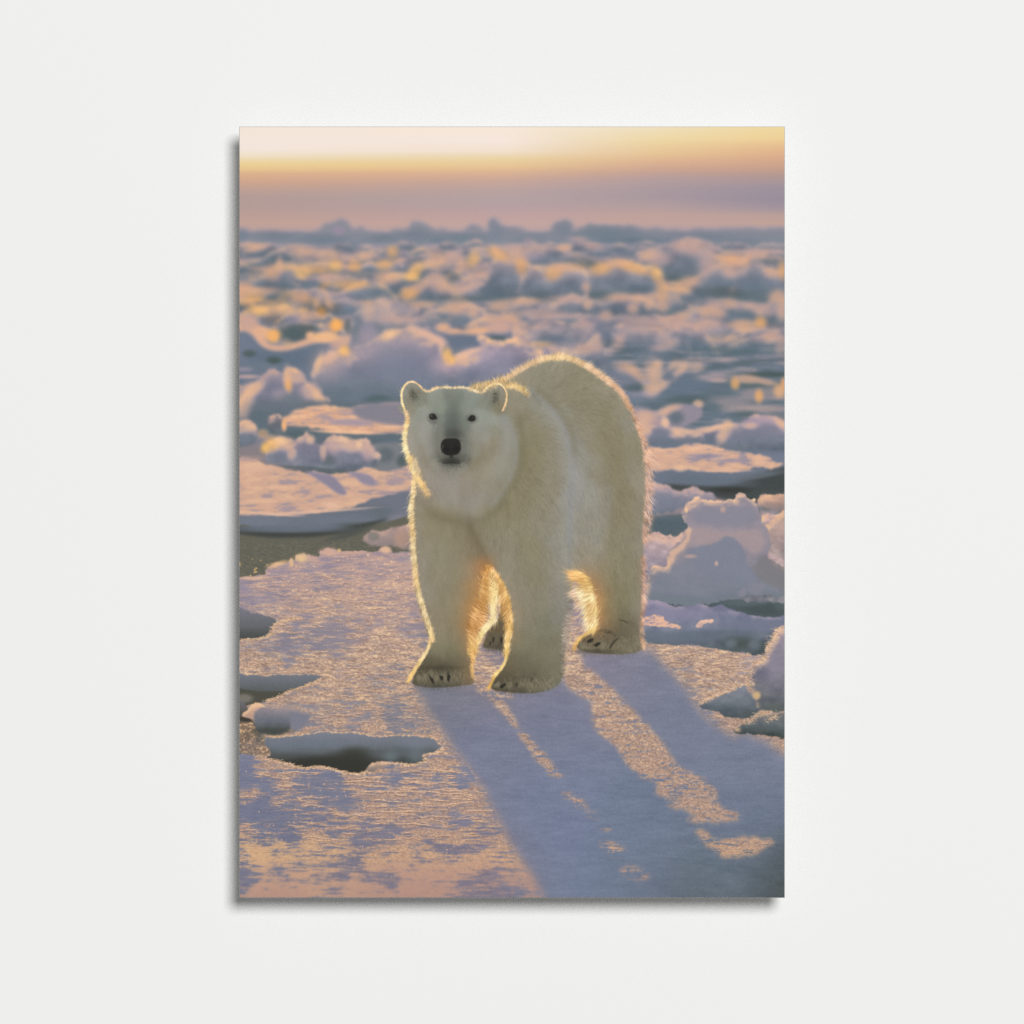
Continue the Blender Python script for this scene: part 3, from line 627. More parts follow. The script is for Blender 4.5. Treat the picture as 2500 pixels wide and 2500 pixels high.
bias_pts, bias_val = [], []
for f, arr in {'5': (120,440,-2.2, 250,425,-1.8, 400,435,-1.3, 560,425,-.7, 150,500,-.9, 250,390,.4, 500,330,.0, 620,370,-.7, 800,290,.2, 700,250,-.9, 560,250,-.9, 1000,230,-.6, 1150,230,-.5, 850,390,.7, 1000,340,.3, 600,560,1.2, 900,600,.9, 1150,450,.8, 500,480,.9, 500,620,1.2, 330,680,1.0, 400,650,1.3, 330,760,-2.4, 450,800,-2.4, 600,800,-2.6, 700,770,-2.6, 780,740,-2.2, 500,740,-1.6, 480,700,-1.6, 560,690,-.8, 250,820,-1.2, 830,790,-.6, 900,720,-.6, 1080,700,.2, 1250,690,-1.2, 1180,640,.2, 980,560,.2, 800,640,.3, 200,950,1.5, 600,950,1.5, 1000,880,1.4, 1150,820,1.2, 1100,1060,.4, 700,1120,1.0, 600,1200,.9, 350,1250,.5, 1000,1200,.8, 1250,1120,1.1, 700,1260,-.1, 880,1330,.2, 1150,1330,-1.5, 1000,1420,.1, 700,1400,1.0, 1300,1400,-.2, 560,1330,-1.5, 700,1462,-1.2, 450,1290,-.6, 1240,1290,-.4, 1800,1150,1.4, 1750,1000,1.3, 1850,900,-2.5, 1850,1260,.8),
               '6': (400,700,.8, 420,850,1.4, 450,950,1.4, 480,1050,.9, 560,1130,.5, 650,1200,.9, 720,1250,.5, 700,1330,1.3, 800,1380,1.2, 1100,880,1.3, 1300,890,1.3, 1500,930,.9, 1200,1000,1.1, 1400,1040,.9, 1580,960,.7, 1660,900,-1.2, 1680,940,-.6, 1350,1110,1.4, 1200,1100,.8, 1500,1080,.7, 1000,850,1.3, 1250,1180,-.2, 480,560,-1.5, 500,650,-.2),
               '7': (600,60,.9, 900,30,-.5, 1250,40,-.2, 1300,110,1.1, 1000,115,1.0, 760,120,1.3, 450,160,1.3, 1500,200,1.1, 1400,320,1.4, 1550,370,1.3, 1250,370,1.2, 1300,430,.3, 1600,440,-1.9, 1150,430,-.5, 1000,430,1.0, 860,420,1.4, 600,380,1.5, 1050,510,.6, 1300,510,.4, 1450,490,-.2, 1500,580,1.2, 1700,590,1.5, 1600,640,1.4, 400,430,.5, 330,370,1.4, 200,390,.5, 120,440,-2.4, 100,340,-2.0, 300,520,-1.8, 180,510,-2.0, 600,420,-1.2, 650,460,-2.0, 720,520,-1.4, 500,500,-1.2, 900,550,.6, 350,560,1.0, 150,565,1.2, 520,590,.2, 650,590,-1.9, 850,620,-2.0, 780,600,-1.9, 200,680,-2.5, 120,720,-2.2, 400,650,-1.3, 300,750,-2.1, 600,635,.5, 720,680,1.3, 850,690,1.4, 650,730,-2.2, 780,755,-1.5, 560,720,-1.6, 1100,690,1.0, 1400,680,1.2, 1000,650,1.0, 1200,620,1.0, 250,830,-2.1, 110,805,.5, 450,715,.1, 480,770,-.4, 400,830,-1.7, 600,800,1.3, 800,800,1.1, 930,855,-1.7, 1050,850,-1.1, 1150,810,-.4, 1250,770,.5, 1400,770,-.7, 1300,850,.3, 1600,755,-1.0, 1800,735,.5, 1750,690,.7, 1600,840,.9, 1450,830,.9, 1300,910,1.2, 1800,850,-.6, 1880,820,.6, 300,900,1.4, 600,890,1.2, 120,920,-.1, 280,935,-.5, 420,950,-.6, 200,985,3, 400,990,2, 650,1000,-1.3, 800,990,-.5, 920,960,-2.0, 1060,945,-.4, 1200,930,1.0, 1330,990,-1.9, 1250,980,-.3, 1480,960,-1.2, 1600,980,-1.2, 1700,950,-1.0, 1850,950,.6, 1000,1045,1.6, 1200,1040,1.5, 1400,1060,1.6, 1650,1050,1.5, 140,1070,-2.0, 350,1090,-2.0, 500,1070,-1.0, 620,1055,-.5, 800,1092,-2.0, 700,1090,-1.2, 960,1122,-1.6, 1110,1120,-1.8, 500,1150,1.2, 650,1160,-.8, 1300,1130,1.0, 1500,1140,1.0, 1780,1130,-1.9, 1850,1095,-1.6, 1680,1200,-1.9, 1600,1195,-1.2, 1880,1235,-1.9, 1500,1190,.3, 1300,1210,1.2, 900,1210,1.2, 300,1200,1.5, 1750,1060,.8, 1930,1100,.7, 1000,1260,1.2, 1400,1260,1.2),
               '8': (0,880,.8, 60,960,1.4, 120,1060,1.3, 60,1120,1.0, 190,1150,1.1, 60,1190,-1, 150,1230,.2, 1720,180,1.6, 1820,230,1.6)}.items():
    a = np.array(arr, np.float64).reshape(-1, 3)
    bias_pts.append(P(f, *a[:, :2].ravel())); bias_val += list(a[:, 2])
bias = field(J(*bias_pts), bias_val, 17)[..., 0]
n5 = fbm(6.5, 46, 4, 80, gain=.68)
n6 = fbm(3.5, 6, 2, 81)
small = 1 - sstep(1500, 1650, SY) * .0
bias = bias * (1 - .25 * sstep(2030, 2080, SY)) + .75 * sstep(2040, 2075, SY) * (1 - sstep(1180, 1260, SX))
wd_ = np.interp(SY, [1350, 1600, 2000], [1.25, 1.05, 1.0]).astype(np.float32)
up = 1 - sstep(1690, 1800, SY)
bias = bias * (1 - .25 * up) + .5 * up
soft_r = blur(fbm(4.6, 26, 3, 182, gain=.6), .3 * S); big_r = fbm(22, 90, 3, 183)
soft_l = fbm(3.4, 30, 3, 184, gain=.65)
nz_ = n5 * .5 + soft_l * .38 + n6 * .2
nz_ = nz_ * (1 - up) + up * (soft_r * .62 + big_r * .22 + n6 * .12)
wd_ = wd_ + .35 * up
lit = sstep(-wd_, wd_, bias * .85 + nz_)

# the bear's own long shadow, with sunlit strips between the legs
SHD = P('O', 770,1278,790,1312,812,1348,838,1385,862,1420,888,1455,912,1490,932,1530,954,1575,980,1618,1008,1660,1040,1720,1520,1720,1520,1440,1478,1424,1452,1402,1425,1388,1396,1380,1385,1392,1360,1376,1330,1350,1312,1328,1296,1302,1276,1276,1250,1250,1228,1226,1180,1218,1100,1226,1060,1280,1000,1290,900,1285)
SLT = [(P('5', 1690,990,1740,1040,1830,1100,1960,1160,1960,1210,1800,1150,1760,1180,1700,1120), .5),
       (P('O', 896,1284,930,1288,942,1305,955,1330,975,1360,990,1385,1015,1408,1040,1436,1066,1466,1040,1462,1018,1440,998,1415,986,1396,960,1362,936,1332,912,1308), .35),
       (P('8', 370,545,430,540,490,575,540,620,545,640,470,630,440,600,400,580), .0), (P('8', 530,680,590,680,640,700,600,706,540,700), -.2), (P('8', 615,770,680,755,715,780,660,800,630,790), -.4),
       (P('8', 620,880,700,870,770,900,800,930,720,965,680,930), -.15), (P('8', 760,1050,880,1040,950,1090,940,1110,860,1135,800,1100), .0),
       (J(P('6', 358,700,400,680,440,690,500,690,470,780,440,850,480,880,540,960,600,1020,690,1090,770,1170,830,1230,880,1290,960,1380), P('8', 960,100,1040,200,1100,285,1170,365,1330,450,1420,550,1380,600,1480,640,1560,690,1545,722,1440,735,1280,742,1190,718,1265,700,1190,655,1100,640,1070,598,1170,590,1010,552,1010,490,900,430,800,340,740,240,620,150,580,80,570,0), P('6', 570,1320,560,1250,560,1190,470,1150,400,1090,368,1010,350,850)), .75),
       (P('8', 1270,800,1330,795,1400,850,1560,840,1700,838,1790,870,1700,930,1660,955,1550,975,1450,972,1390,920,1310,860), .8)]
sh_m = full(jag(SHD, 2.6, 8, 83), 10.0)
for p, e in SLT:
    q = full(jag(smooth(p, n=3), 2.2, 7, 84), 4.4)
    pat = sstep(-.5, .55, e + n5 * .5 + n6 * .25)
    sh_m = sh_m * (1 - q * pat)
tl = 1 - sh_m
force = full(SHD, 8)
lit = lit * (1 - force) + force * np.maximum(0, 1) * 1.0 if False else np.where(force > .5, np.maximum(lit, .96), lit)
lit = lit * tl
lit = lit * (1 - .0 * fb)
GROUND = shade + (LITC - shade) * lit[..., None]
# single glints scattered over the shaded snow
gl = (nsp > .9988) & (SY > 1720) & (SX < 1130) & (lit < .3) & (sh_m < .5)
gl = np.clip(blur(gl.astype(np.float32), .9 * S) * 9, 0, 1)
GROUND += (np.array((222, 184, 150), np.float32) - GROUND) * (gl * .7)[..., None]
gl2 = (nsp < .0016) & (SY < 1560)
gl2 = np.clip(blur(gl2.astype(np.float32), 1.1 * S) * 12, 0, 1) * sstep(.2, .9, lit + .2)
GROUND += (np.array((248, 208, 158), np.float32) - GROUND) * (gl2 * .6)[..., None]
# near strip out of focus
low = blur(GROUND, 2.0 * S)
GROUND += (low - GROUND) * (fb * .75)[..., None]
IMG += (GROUND - IMG) * floe[..., None]
# thin crusted ridges that catch the low sun, each with a darker lee side
def ridges(n, xr, yr, ln, seed, a, dark=0):
    rng = np.random.default_rng(seed)
    px, py, cc, aa = [], [], [], []
    for _ in range(n):
        x_, y_ = rng.uniform(*xr), rng.uniform(*yr)
        L_ = rng.uniform(*ln) * rng.uniform(.5, 1.3)
        k_ = max(4, int(L_ * S * 1.1))
        t = np.linspace(0, 1, k_)
        w_ = np.interp(t, np.linspace(0, 1, 6), rng.normal(size=6)) * 1.6 + (t - .5) * rng.normal() * .06 * L_
        X = (x_ + t * L_ - X0) * S; Y = (y_ + w_ - Y0) * S
        env = np.sin(np.pi * t) ** .5
        ok = (X > 2) & (X < CW - 3) & (Y > 2) & (Y < CH - 3)
        X, Y, env = X[ok], Y[ok], env[ok]
        if not len(X): continue
        q = np.clip(lit_base[Y.astype(int), X.astype(int)] * 1.3 + .12, 0, 1) * (1 - sh_m[Y.astype(int), X.astype(int)]) * (floe[Y.astype(int), X.astype(int)] > .9)
        px.append(X); py.append(Y); aa.append(a * env * q * rng.uniform(.5, 1.2)); cc.append(np.array((228, 188, 154)) + rng.normal(size=(len(X), 1)) * 24)
    X, Y, A_, C_ = np.concatenate(px), np.concatenate(py), np.concatenate(aa), np.concatenate(cc)
    if dark:
        strokes(X, Y + 2.6 * S, np.zeros(len(X)), np.full(len(X), 3.0), C_ * np.array((.56, .54, .62)), a0=A_ * dark, taper=.5)
    strokes(X, Y, np.zeros(len(X)), np.full(len(X), 3.2), C_, a0=A_, taper=.5)
lit_base = lit
ridges(210, (570, 1160), (1880, 2050), (14, 95), 301, .55, .5)
ridges(620, (570, 1330), (1400, 1820), (8, 46), 302, .34, .7)
ridges(60, (570, 1000), (1780, 1860), (14, 80), 303, .4, .4)
ridges(120, (1470, 1800), (1590, 1720), (8, 40), 304, .4, .7)
# lit back rim of the floe
for d in ((340,272,70,16,(236,190,138),-14),(505,232,44,30,(246,204,146)),(430,262,14,28,(240,196,140)),(690,190,56,26,(222,176,150)),(762,180,12,12,(248,200,130)),(1085,176,34,22,(240,194,148)),(850,196,120,10,(206,166,146)),(160,372,90,12,(222,180,150)),(575,236,40,20,(206,166,148))):
    blob('5', *d[:5], ang=d[5] if len(d) > 5 else 0, a=.75, soft=.7)


def pool(f, pts, top, bot, jg=1.6, js=8, seed=0, b=.9, mid=None, soft_top=0):
    """a melt hole: near rim cuts it off, far wall of ice runs down into dark water"""
    p = jag(smooth(P(f, *pts), n=4), jg, js, seed)
    m, box = mask(p, b)
    x0, y0, x1, y1 = box
    yy = (YY[y0:y1, x0:x1] - p[:, 1].min()) / max(np.ptp(p[:, 1]), 1)
    n = blur(fbm(18, 40, 3, seed + 5, h=y1 - y0, w=x1 - x0), 3 * S)
    tab = [(0, top), (1, bot)] if mid is None else [(0, top), (mid[0], mid[1]), (1, bot)]
    c = ramp(yy + n * .05, tab) + (n * 2)[..., None] + RNG.normal(size=m.shape + (1,)).astype(np.float32) * 2.0
    put(m, box, c)
    return m, box


def crust(f, pts, w=5, seed=0, a=.9, n=4, closed=False):
    """crumbly sunlit lip along a line"""
    p = resample(smooth(P(f, *pts), closed, n), 1.5)
    rng = np.random.default_rng(seed)
    k = len(p) * 5
    i = rng.integers(0, len(p), k)
    x = p[i, 0] + rng.normal(size=k) * w * S * 1.2; y = p[i, 1] + rng.normal(size=k) * w * S * .45
    c = np.array((206, 170, 138)) + rng.normal(size=(k, 1)) * 34 + rng.normal(size=(k, 3)) * 6
    strokes(x, y, rng.normal(size=k) * .25, rng.uniform(2, 6, k), c, a0=a, taper=.5)


# holes on the left and in the middle
pool('5', (20,580,130,600,250,630,320,655,318,690,290,740,255,778,200,792,120,798,20,806), (124,121,134), (56,60,54), seed=90, mid=(.5, (100,102,106)))
crust('5', (60,800,120,797,200,790,256,776,290,735,320,690,400,660,500,650), 3, 91, .7)
pool('5', (20,1048,130,1046,240,1050,400,1046,520,1042,640,1052,650,1062,600,1090,556,1108,500,1130,400,1160,330,1200,260,1222,180,1244,20,1250), (118,120,130), (58,60,52), seed=92, mid=(.42, (94,99,103)))
poly('5', (20,1142,120,1146,200,1158,400,1162,380,1185,300,1215,160,1244,20,1250), (74,74,64), 1.2)
blob('5', 105, 1205, 56, 30, (128, 122, 114), a=.8); blob('5', 85, 1260, 24, 40, (116, 112, 116), a=.8)
crust('5', (250,1222,330,1200,400,1160,500,1128,556,1106,620,1075), 3, 93, .8)
pool('5', (20,1240,110,1250,140,1300,90,1330,160,1362,190,1400,180,1480,20,1500), (110,108,116), (112,96,86), seed=94, mid=(.4, (74,70,62)))
lump('5', (88,1322,130,1280,165,1244,190,1232,250,1262,260,1330,170,1350,120,1338), (212,172,144), (176,142,126), rim=(240,198,154), rw=5, b=1, jg=1.2, js=8, seed=95)
lump('5', (180,1300,225,1270,300,1284,370,1274,425,1296,446,1350,430,1410,380,1446,310,1462,240,1446,196,1456,172,1370), (142,133,142), (58,62,56), rim=(190,162,148), rw=4, ra=.5, b=2.2, jg=.8, js=10, seed=96, mid=(106,110,118), tex=.3)
poly('5', (420,1300,500,1312,560,1330,540,1376,505,1420,436,1428), (122,122,136), 3)
wmz, box = mask(P('7', 40,70,160,60,190,120,250,170,290,215,295,280,240,300,40,280), 1.5)
x0, y0, x1, y1 = box
gg = grain[y0:y1, x0:x1]
put(wmz, box, (140,116,96), .8)
put(wmz * sstep(.2, 1.6, gg + .4 * n5[y0:y1, x0:x1]), box, (212,174,136), .9)
put(wmz * sstep(.2, 1.6, -gg), box, (92,84,76), .8)
blob('7', 110, 45, 46, 14, (56, 52, 44), ang=10); blob('7', 215, 175, 36, 50, (96, 92, 88), ang=-30, a=.7); blob('7', 300, 125, 130, 22, (64,68,62), a=.7)
crust('7', (240,190,300,170,400,160,560,146,640,134,760,140,900,146,1020,166,1150,158,1300,168,1420,180), 3.5, 97, .8)
HOLE = (256,180,330,172,400,164,500,156,560,148,640,134,700,134,760,140,830,140,900,146,960,158,1020,166,1090,168,1150,160,1230,160,1300,166,1370,170,1425,182,1452,228,1478,240,1440,268,1400,282,1350,290,1346,330,1310,352,1270,358,1190,354,1130,345,1040,338,1000,345,965,368,952,402,920,414,880,422,820,416,760,404,690,380,640,378,600,370,560,376,520,382,460,370,400,350,330,336,262,316,290,280,270,250,245,212)
m, box = pool('7', HOLE, (124,127,140), (44,44,38), jg=1.2, js=7, seed=98, mid=(.36, (100,106,112)))
x0, y0, x1, y1 = box
keepm = m
def inhole(u, v, ru, rv, col, a=.8, soft=.8, ang=0):
    sav = IMG.copy()
    blob('7', u, v, ru, rv, col, ang=ang, a=a, soft=soft)
    new = IMG[y0:y1, x0:x1].copy()
    IMG[...] = sav
    IMG[y0:y1, x0:x1] += (new - sav[y0:y1, x0:x1]) * keepm[..., None]
inhole(650, 370, 420, 70, (44, 44, 38), a=.95, soft=.5)
inhole(870, 270, 90, 40, (62, 66, 58), a=.7); inhole(850, 320, 120, 60, (46, 46, 40), a=.8)
inhole(1200, 345, 140, 30, (62, 68, 66), a=.8); inhole(1120, 300, 50, 34, (100, 112, 116)); inhole(1300, 300, 60, 44, (104, 114, 120), a=.7)
inhole(1200, 250, 60, 40, (84, 92, 96), a=.5); inhole(1300, 205, 150, 36, (116, 122, 134), a=.8); inhole(560, 215, 300, 36, (112, 120, 136), a=.5); inhole(380, 300, 90, 24, (74, 78, 76), a=.6)
lump('7', (955,402,965,368,1000,345,1050,338,1110,338,1140,346,1080,364,1030,388,1000,410), (196,164,138), (120,112,108), rim=(236,196,154), rw=4, b=.9, jg=.8, js=6, seed=99)
crust('7', (262,318,400,352,520,384,600,372,690,382,760,406,880,424,950,404), 3.5, 100, .85)
crust('7', (1040,350,1130,348,1270,360,1346,332,1352,292,1430,276,1478,244), 3.5, 101, .75)
# lumps on the right edge
lump('6', (1660,1180,1600,1076,1560,1080,1500,1110,1420,1150,1330,1200,1290,1230,1400,1262,1500,1300,1600,1314,1640,1296,1700,1250,1760,1200), (124,126,140), (70,80,84), rim=(190,160,146), rw=3, ra=.5, b=1.1, jg=1.2, js=10, seed=102, mid=(104,112,122), tex=.4)
crust('6', (1300,1200,1400,1150,1500,1108,1570,1075,1620,1070), 4, 103, .85)
lump('6', (1795,690,1812,700,1860,676,1960,660,1960,1300,1780,1260,1690,1240,1656,1170,1660,1110,1630,1070,1618,1010,1630,960,1670,930,1720,895,1736,840,1764,780,1800,722), (150,136,150), (72,82,82), rim=(238,196,158), rw=8, b=.9, jg=1.6, js=9, seed=104, side=.7, mid=(126,122,136), tex=.5)
crust('6', (1800,700,1780,760,1745,830,1725,890,1660,935,1630,980,1622,1040,1640,1080), 5, 105, .6)
blob('6', 1675, 1150, 26, 26, (222, 184, 130), a=.8); blob('6', 1800, 1240, 70, 30, (80, 88, 84), a=.6); blob('6', 1800, 960, 60, 120, (136, 130, 146), a=.5, soft=.9)
blob('6', 1640, 1275, 60, 30, (66, 76, 78), a=.5)
lump('6', (1518,1388,1560,1362,1600,1336,1640,1300,1690,1268,1740,1252,1800,1262,1960,1262,1960,1440,1780,1425,1640,1412,1560,1408), (132,126,126), (48,56,52), rim=(216,178,140), rw=6, b=.9, jg=1.4, js=8, seed=106, mid=(92,100,104), tex=.5)
crust('6', (1590,1342,1640,1306,1700,1274,1760,1262,1800,1290,1740,1320), 6, 107, .5)
# ---------------------------------------------------------------- the bear
def R(*a): return np.concatenate(a)


def fur_edge(path, dirs, n, L, col, a0=.5, jit=.25, spread=3, curve=0, cj=26, base_in=2, taper=1.0, wid=0.0, lj=.35, clump=.5, root=2.0):
    """hairs along a line; dirs = angle in degrees (x right, y down) at evenly spaced stations"""
    p = resample(smooth(path, False), 1.0)
    k = len(p)
    i = RNG.integers(0, k, n)
    u = i / (k - 1)
    d = np.asarray(dirs, float)
    if d.ndim == 0: d = np.array([d, d])
    th = np.radians(np.interp(u, np.linspace(0, 1, len(d)), d)) + RNG.normal(size=n) * jit
    # neighbouring hairs lean together
    cl = np.interp(np.arange(k), np.arange(0, k + 8, 7), RNG.normal(size=len(np.arange(0, k + 8, 7))))
    th += np.radians(14) * clump * cl[i]
    Ls = np.asarray(L, float)
    if Ls.ndim == 0: Ls = np.array([Ls, Ls])
    ln = np.interp(u, np.linspace(0, 1, len(Ls)), Ls) * np.exp(RNG.normal(size=n) * lj)
    cl2 = np.interp(np.arange(k), np.arange(0, k + 6, 5), RNG.normal(size=len(np.arange(0, k + 6, 5))))
    ln *= 1 + .2 * cl2[i]
    x = p[i, 0] + RNG.normal(size=n) * spread * S - np.cos(th) * base_in * S
    y = p[i, 1] + RNG.normal(size=n) * spread * S - np.sin(th) * base_in * S
    C = np.asarray(col, float)
    if C.ndim == 1: C = np.stack([C, C])
    c = np.stack([np.interp(u, np.linspace(0, 1, len(C)), C[:, j]) for j in range(3)], 1)
    c = c + RNG.normal(size=(n, 1)) * cj + cl2[i][:, None] * cj * .5
    strokes(x, y, th, np.clip(ln, 1.5, 60), c, a0=a0 * .8, curve=curve, taper=taper, wid=wid, root=root)


def glow(path, sig, col, a):
    """soft light scattered in fur along a line"""
    p = resample(smooth(path, False), 1.0)
    m = np.zeros((CH, CW), np.float32)
    ix = np.clip(p[:, 0].astype(int), 0, CW - 1); iy = np.clip(p[:, 1].astype(int), 0, CH - 1)
    m[iy, ix] = 1
    m = blur(m, sig * S); m /= max(m.max(), 1e-6)
    return m * a


# --- snow seen behind and between the legs is already painted; far hind leg and its paw
HINDL = P('d', 1250,1250,1262,1180,1290,1100,1310,1020,1360,970,1430,900,1480,780,1500,600,1470,420,1400,250,1560,300,1640,700,1600,1200,1560,1290,1440,1276,1340,1262)
m, box = mask(smooth(HINDL, n=4), 1.2)
x0, y0, x1, y1 = box
c = ramp(np.broadcast_to((SY[y0:y1, x0:x1] - 1440) / 145, m.shape), [(0,(196,140,70)),(.35,(150,112,66)),(.55,(98,86,64)),(.8,(86,78,60)),(1,(72,66,54))])
put(m, box, c)
blob('d', 1440, 1010, 90, 60, (104, 84, 58), a=.7); blob('d', 1420, 1120, 90, 70, (92, 84, 66), a=.6)
fur_edge(P('d', 1300,1180,1400,1100,1500,1080), [100, 90, 80], 260, 14, (98, 88, 66), a0=.3, cj=14, spread=9)
for u, v, ru, rv, an in ((1388,1140,14,40,6),(1500,1150,18,52,-4),(1345,1190,10,26,10)):
    blob('d', u, v, ru, rv, (34, 32, 26), ang=an, a=.85)
fur_edge(P('d', 1270,1240,1340,1256,1440,1272,1540,1290), [60, 90, 110], 200, 7, (88, 80, 64), a0=.3, cj=12)

# --- outline of the body, without the hair fringe
HEADP = R(P('a', 172,620,140,520,126,440,128,370,140,310,172,250,222,206,288,198,345,218,392,256,432,296,480,316,545,318,600,292,680,268,780,262,880,268,980,265,1080,272,1150,290,1220,320,1290,338,1345,316,1395,266,1455,234,1530,222,1596,244,1642,296,1668,372,1665,450,1645,530,1608,622))
BODY = R(P('b', 340,700,380,560,392,480,330,346,400,310,480,256,580,200,690,150,800,118,920,104,1010,118,1110,154,1210,208,1296,268,1370,326,1446,386,1510,452,1560,530,1600,612,1640,704,1668,796,1690,880,1718,960,1736,1040,1746,1120,1756,1220,1764,1320,1764,1420,1760,1520,1752,1620,1748,1720,1742,1800,1740,1880,1736,1932),
          P('e', 1726,40,1722,150,1720,300,1722,450,1716,600,1706,720,1712,840,1718,930,1690,960,1600,985,1450,994,1300,988,1150,972,1060,940,1040,890,1070,830,1130,795,1200,775,1216,700,1222,600,1216,500,1196,380,1170,290,1140,225,1090,185,1040,180,1004,240,1000,330,985,430,962,520,930,640,905,760,890,880,886,980,890,1100,886,1200,870,1290,790,1345,660,1384,500,1394,340,1384,220,1368,166,1340,180,1280,220,1215,280,1150,312,1080,322,980,330,880,344,760,350,640,346,520,330,400,300,300,260,220,200,130),
          P('d', 1300,120,1280,200,1240,330,1200,480,1160,640,1120,800,1100,950,1094,1100,1092,1250,1088,1400,1090,1550,1110,1660,1128,1720,1090,1760,980,1776,850,1796,700,1806,540,1806,400,1792,300,1768,262,1740,276,1690,310,1600,350,1530,420,1430,480,1340,510,1250,520,1170,490,1090,450,990,420,880,380,760,340,620,310,460,296,320,290,160,288,0),
          P('c', 205,960,196,840,186,700,180,560,170,440,165,340,180,240,190,140,200,40),
          P('a', 270,1932,280,1830,290,1720,300,1600,280,1480,250,1380,214,1260,184,1160,168,1060,170,960,184,860,200,770,204,690, 172,620))
bear = np.maximum(full(smooth(BODY, n=3), .9), full(smooth(HEADP, n=3), .6))
bear = np.maximum(bear, full(P('b', 335,600,390,520,450,520,480,700,400,760,330,740), 1.5))
bear = np.maximum(bear, full(P('a', 172,600,300,400,800,300,1400,350,1640,560,1700,1100,1500,1700,700,1700,250,1400), 2))
# the far side of the neck hump shows between the ears
hump = full(smooth(R(P('b', 10,440,20,412,130,376,230,360,330,342,420,420,420,520,380,560,200,520,60,500)), n=3), .9)
bear = np.maximum(bear, hump)

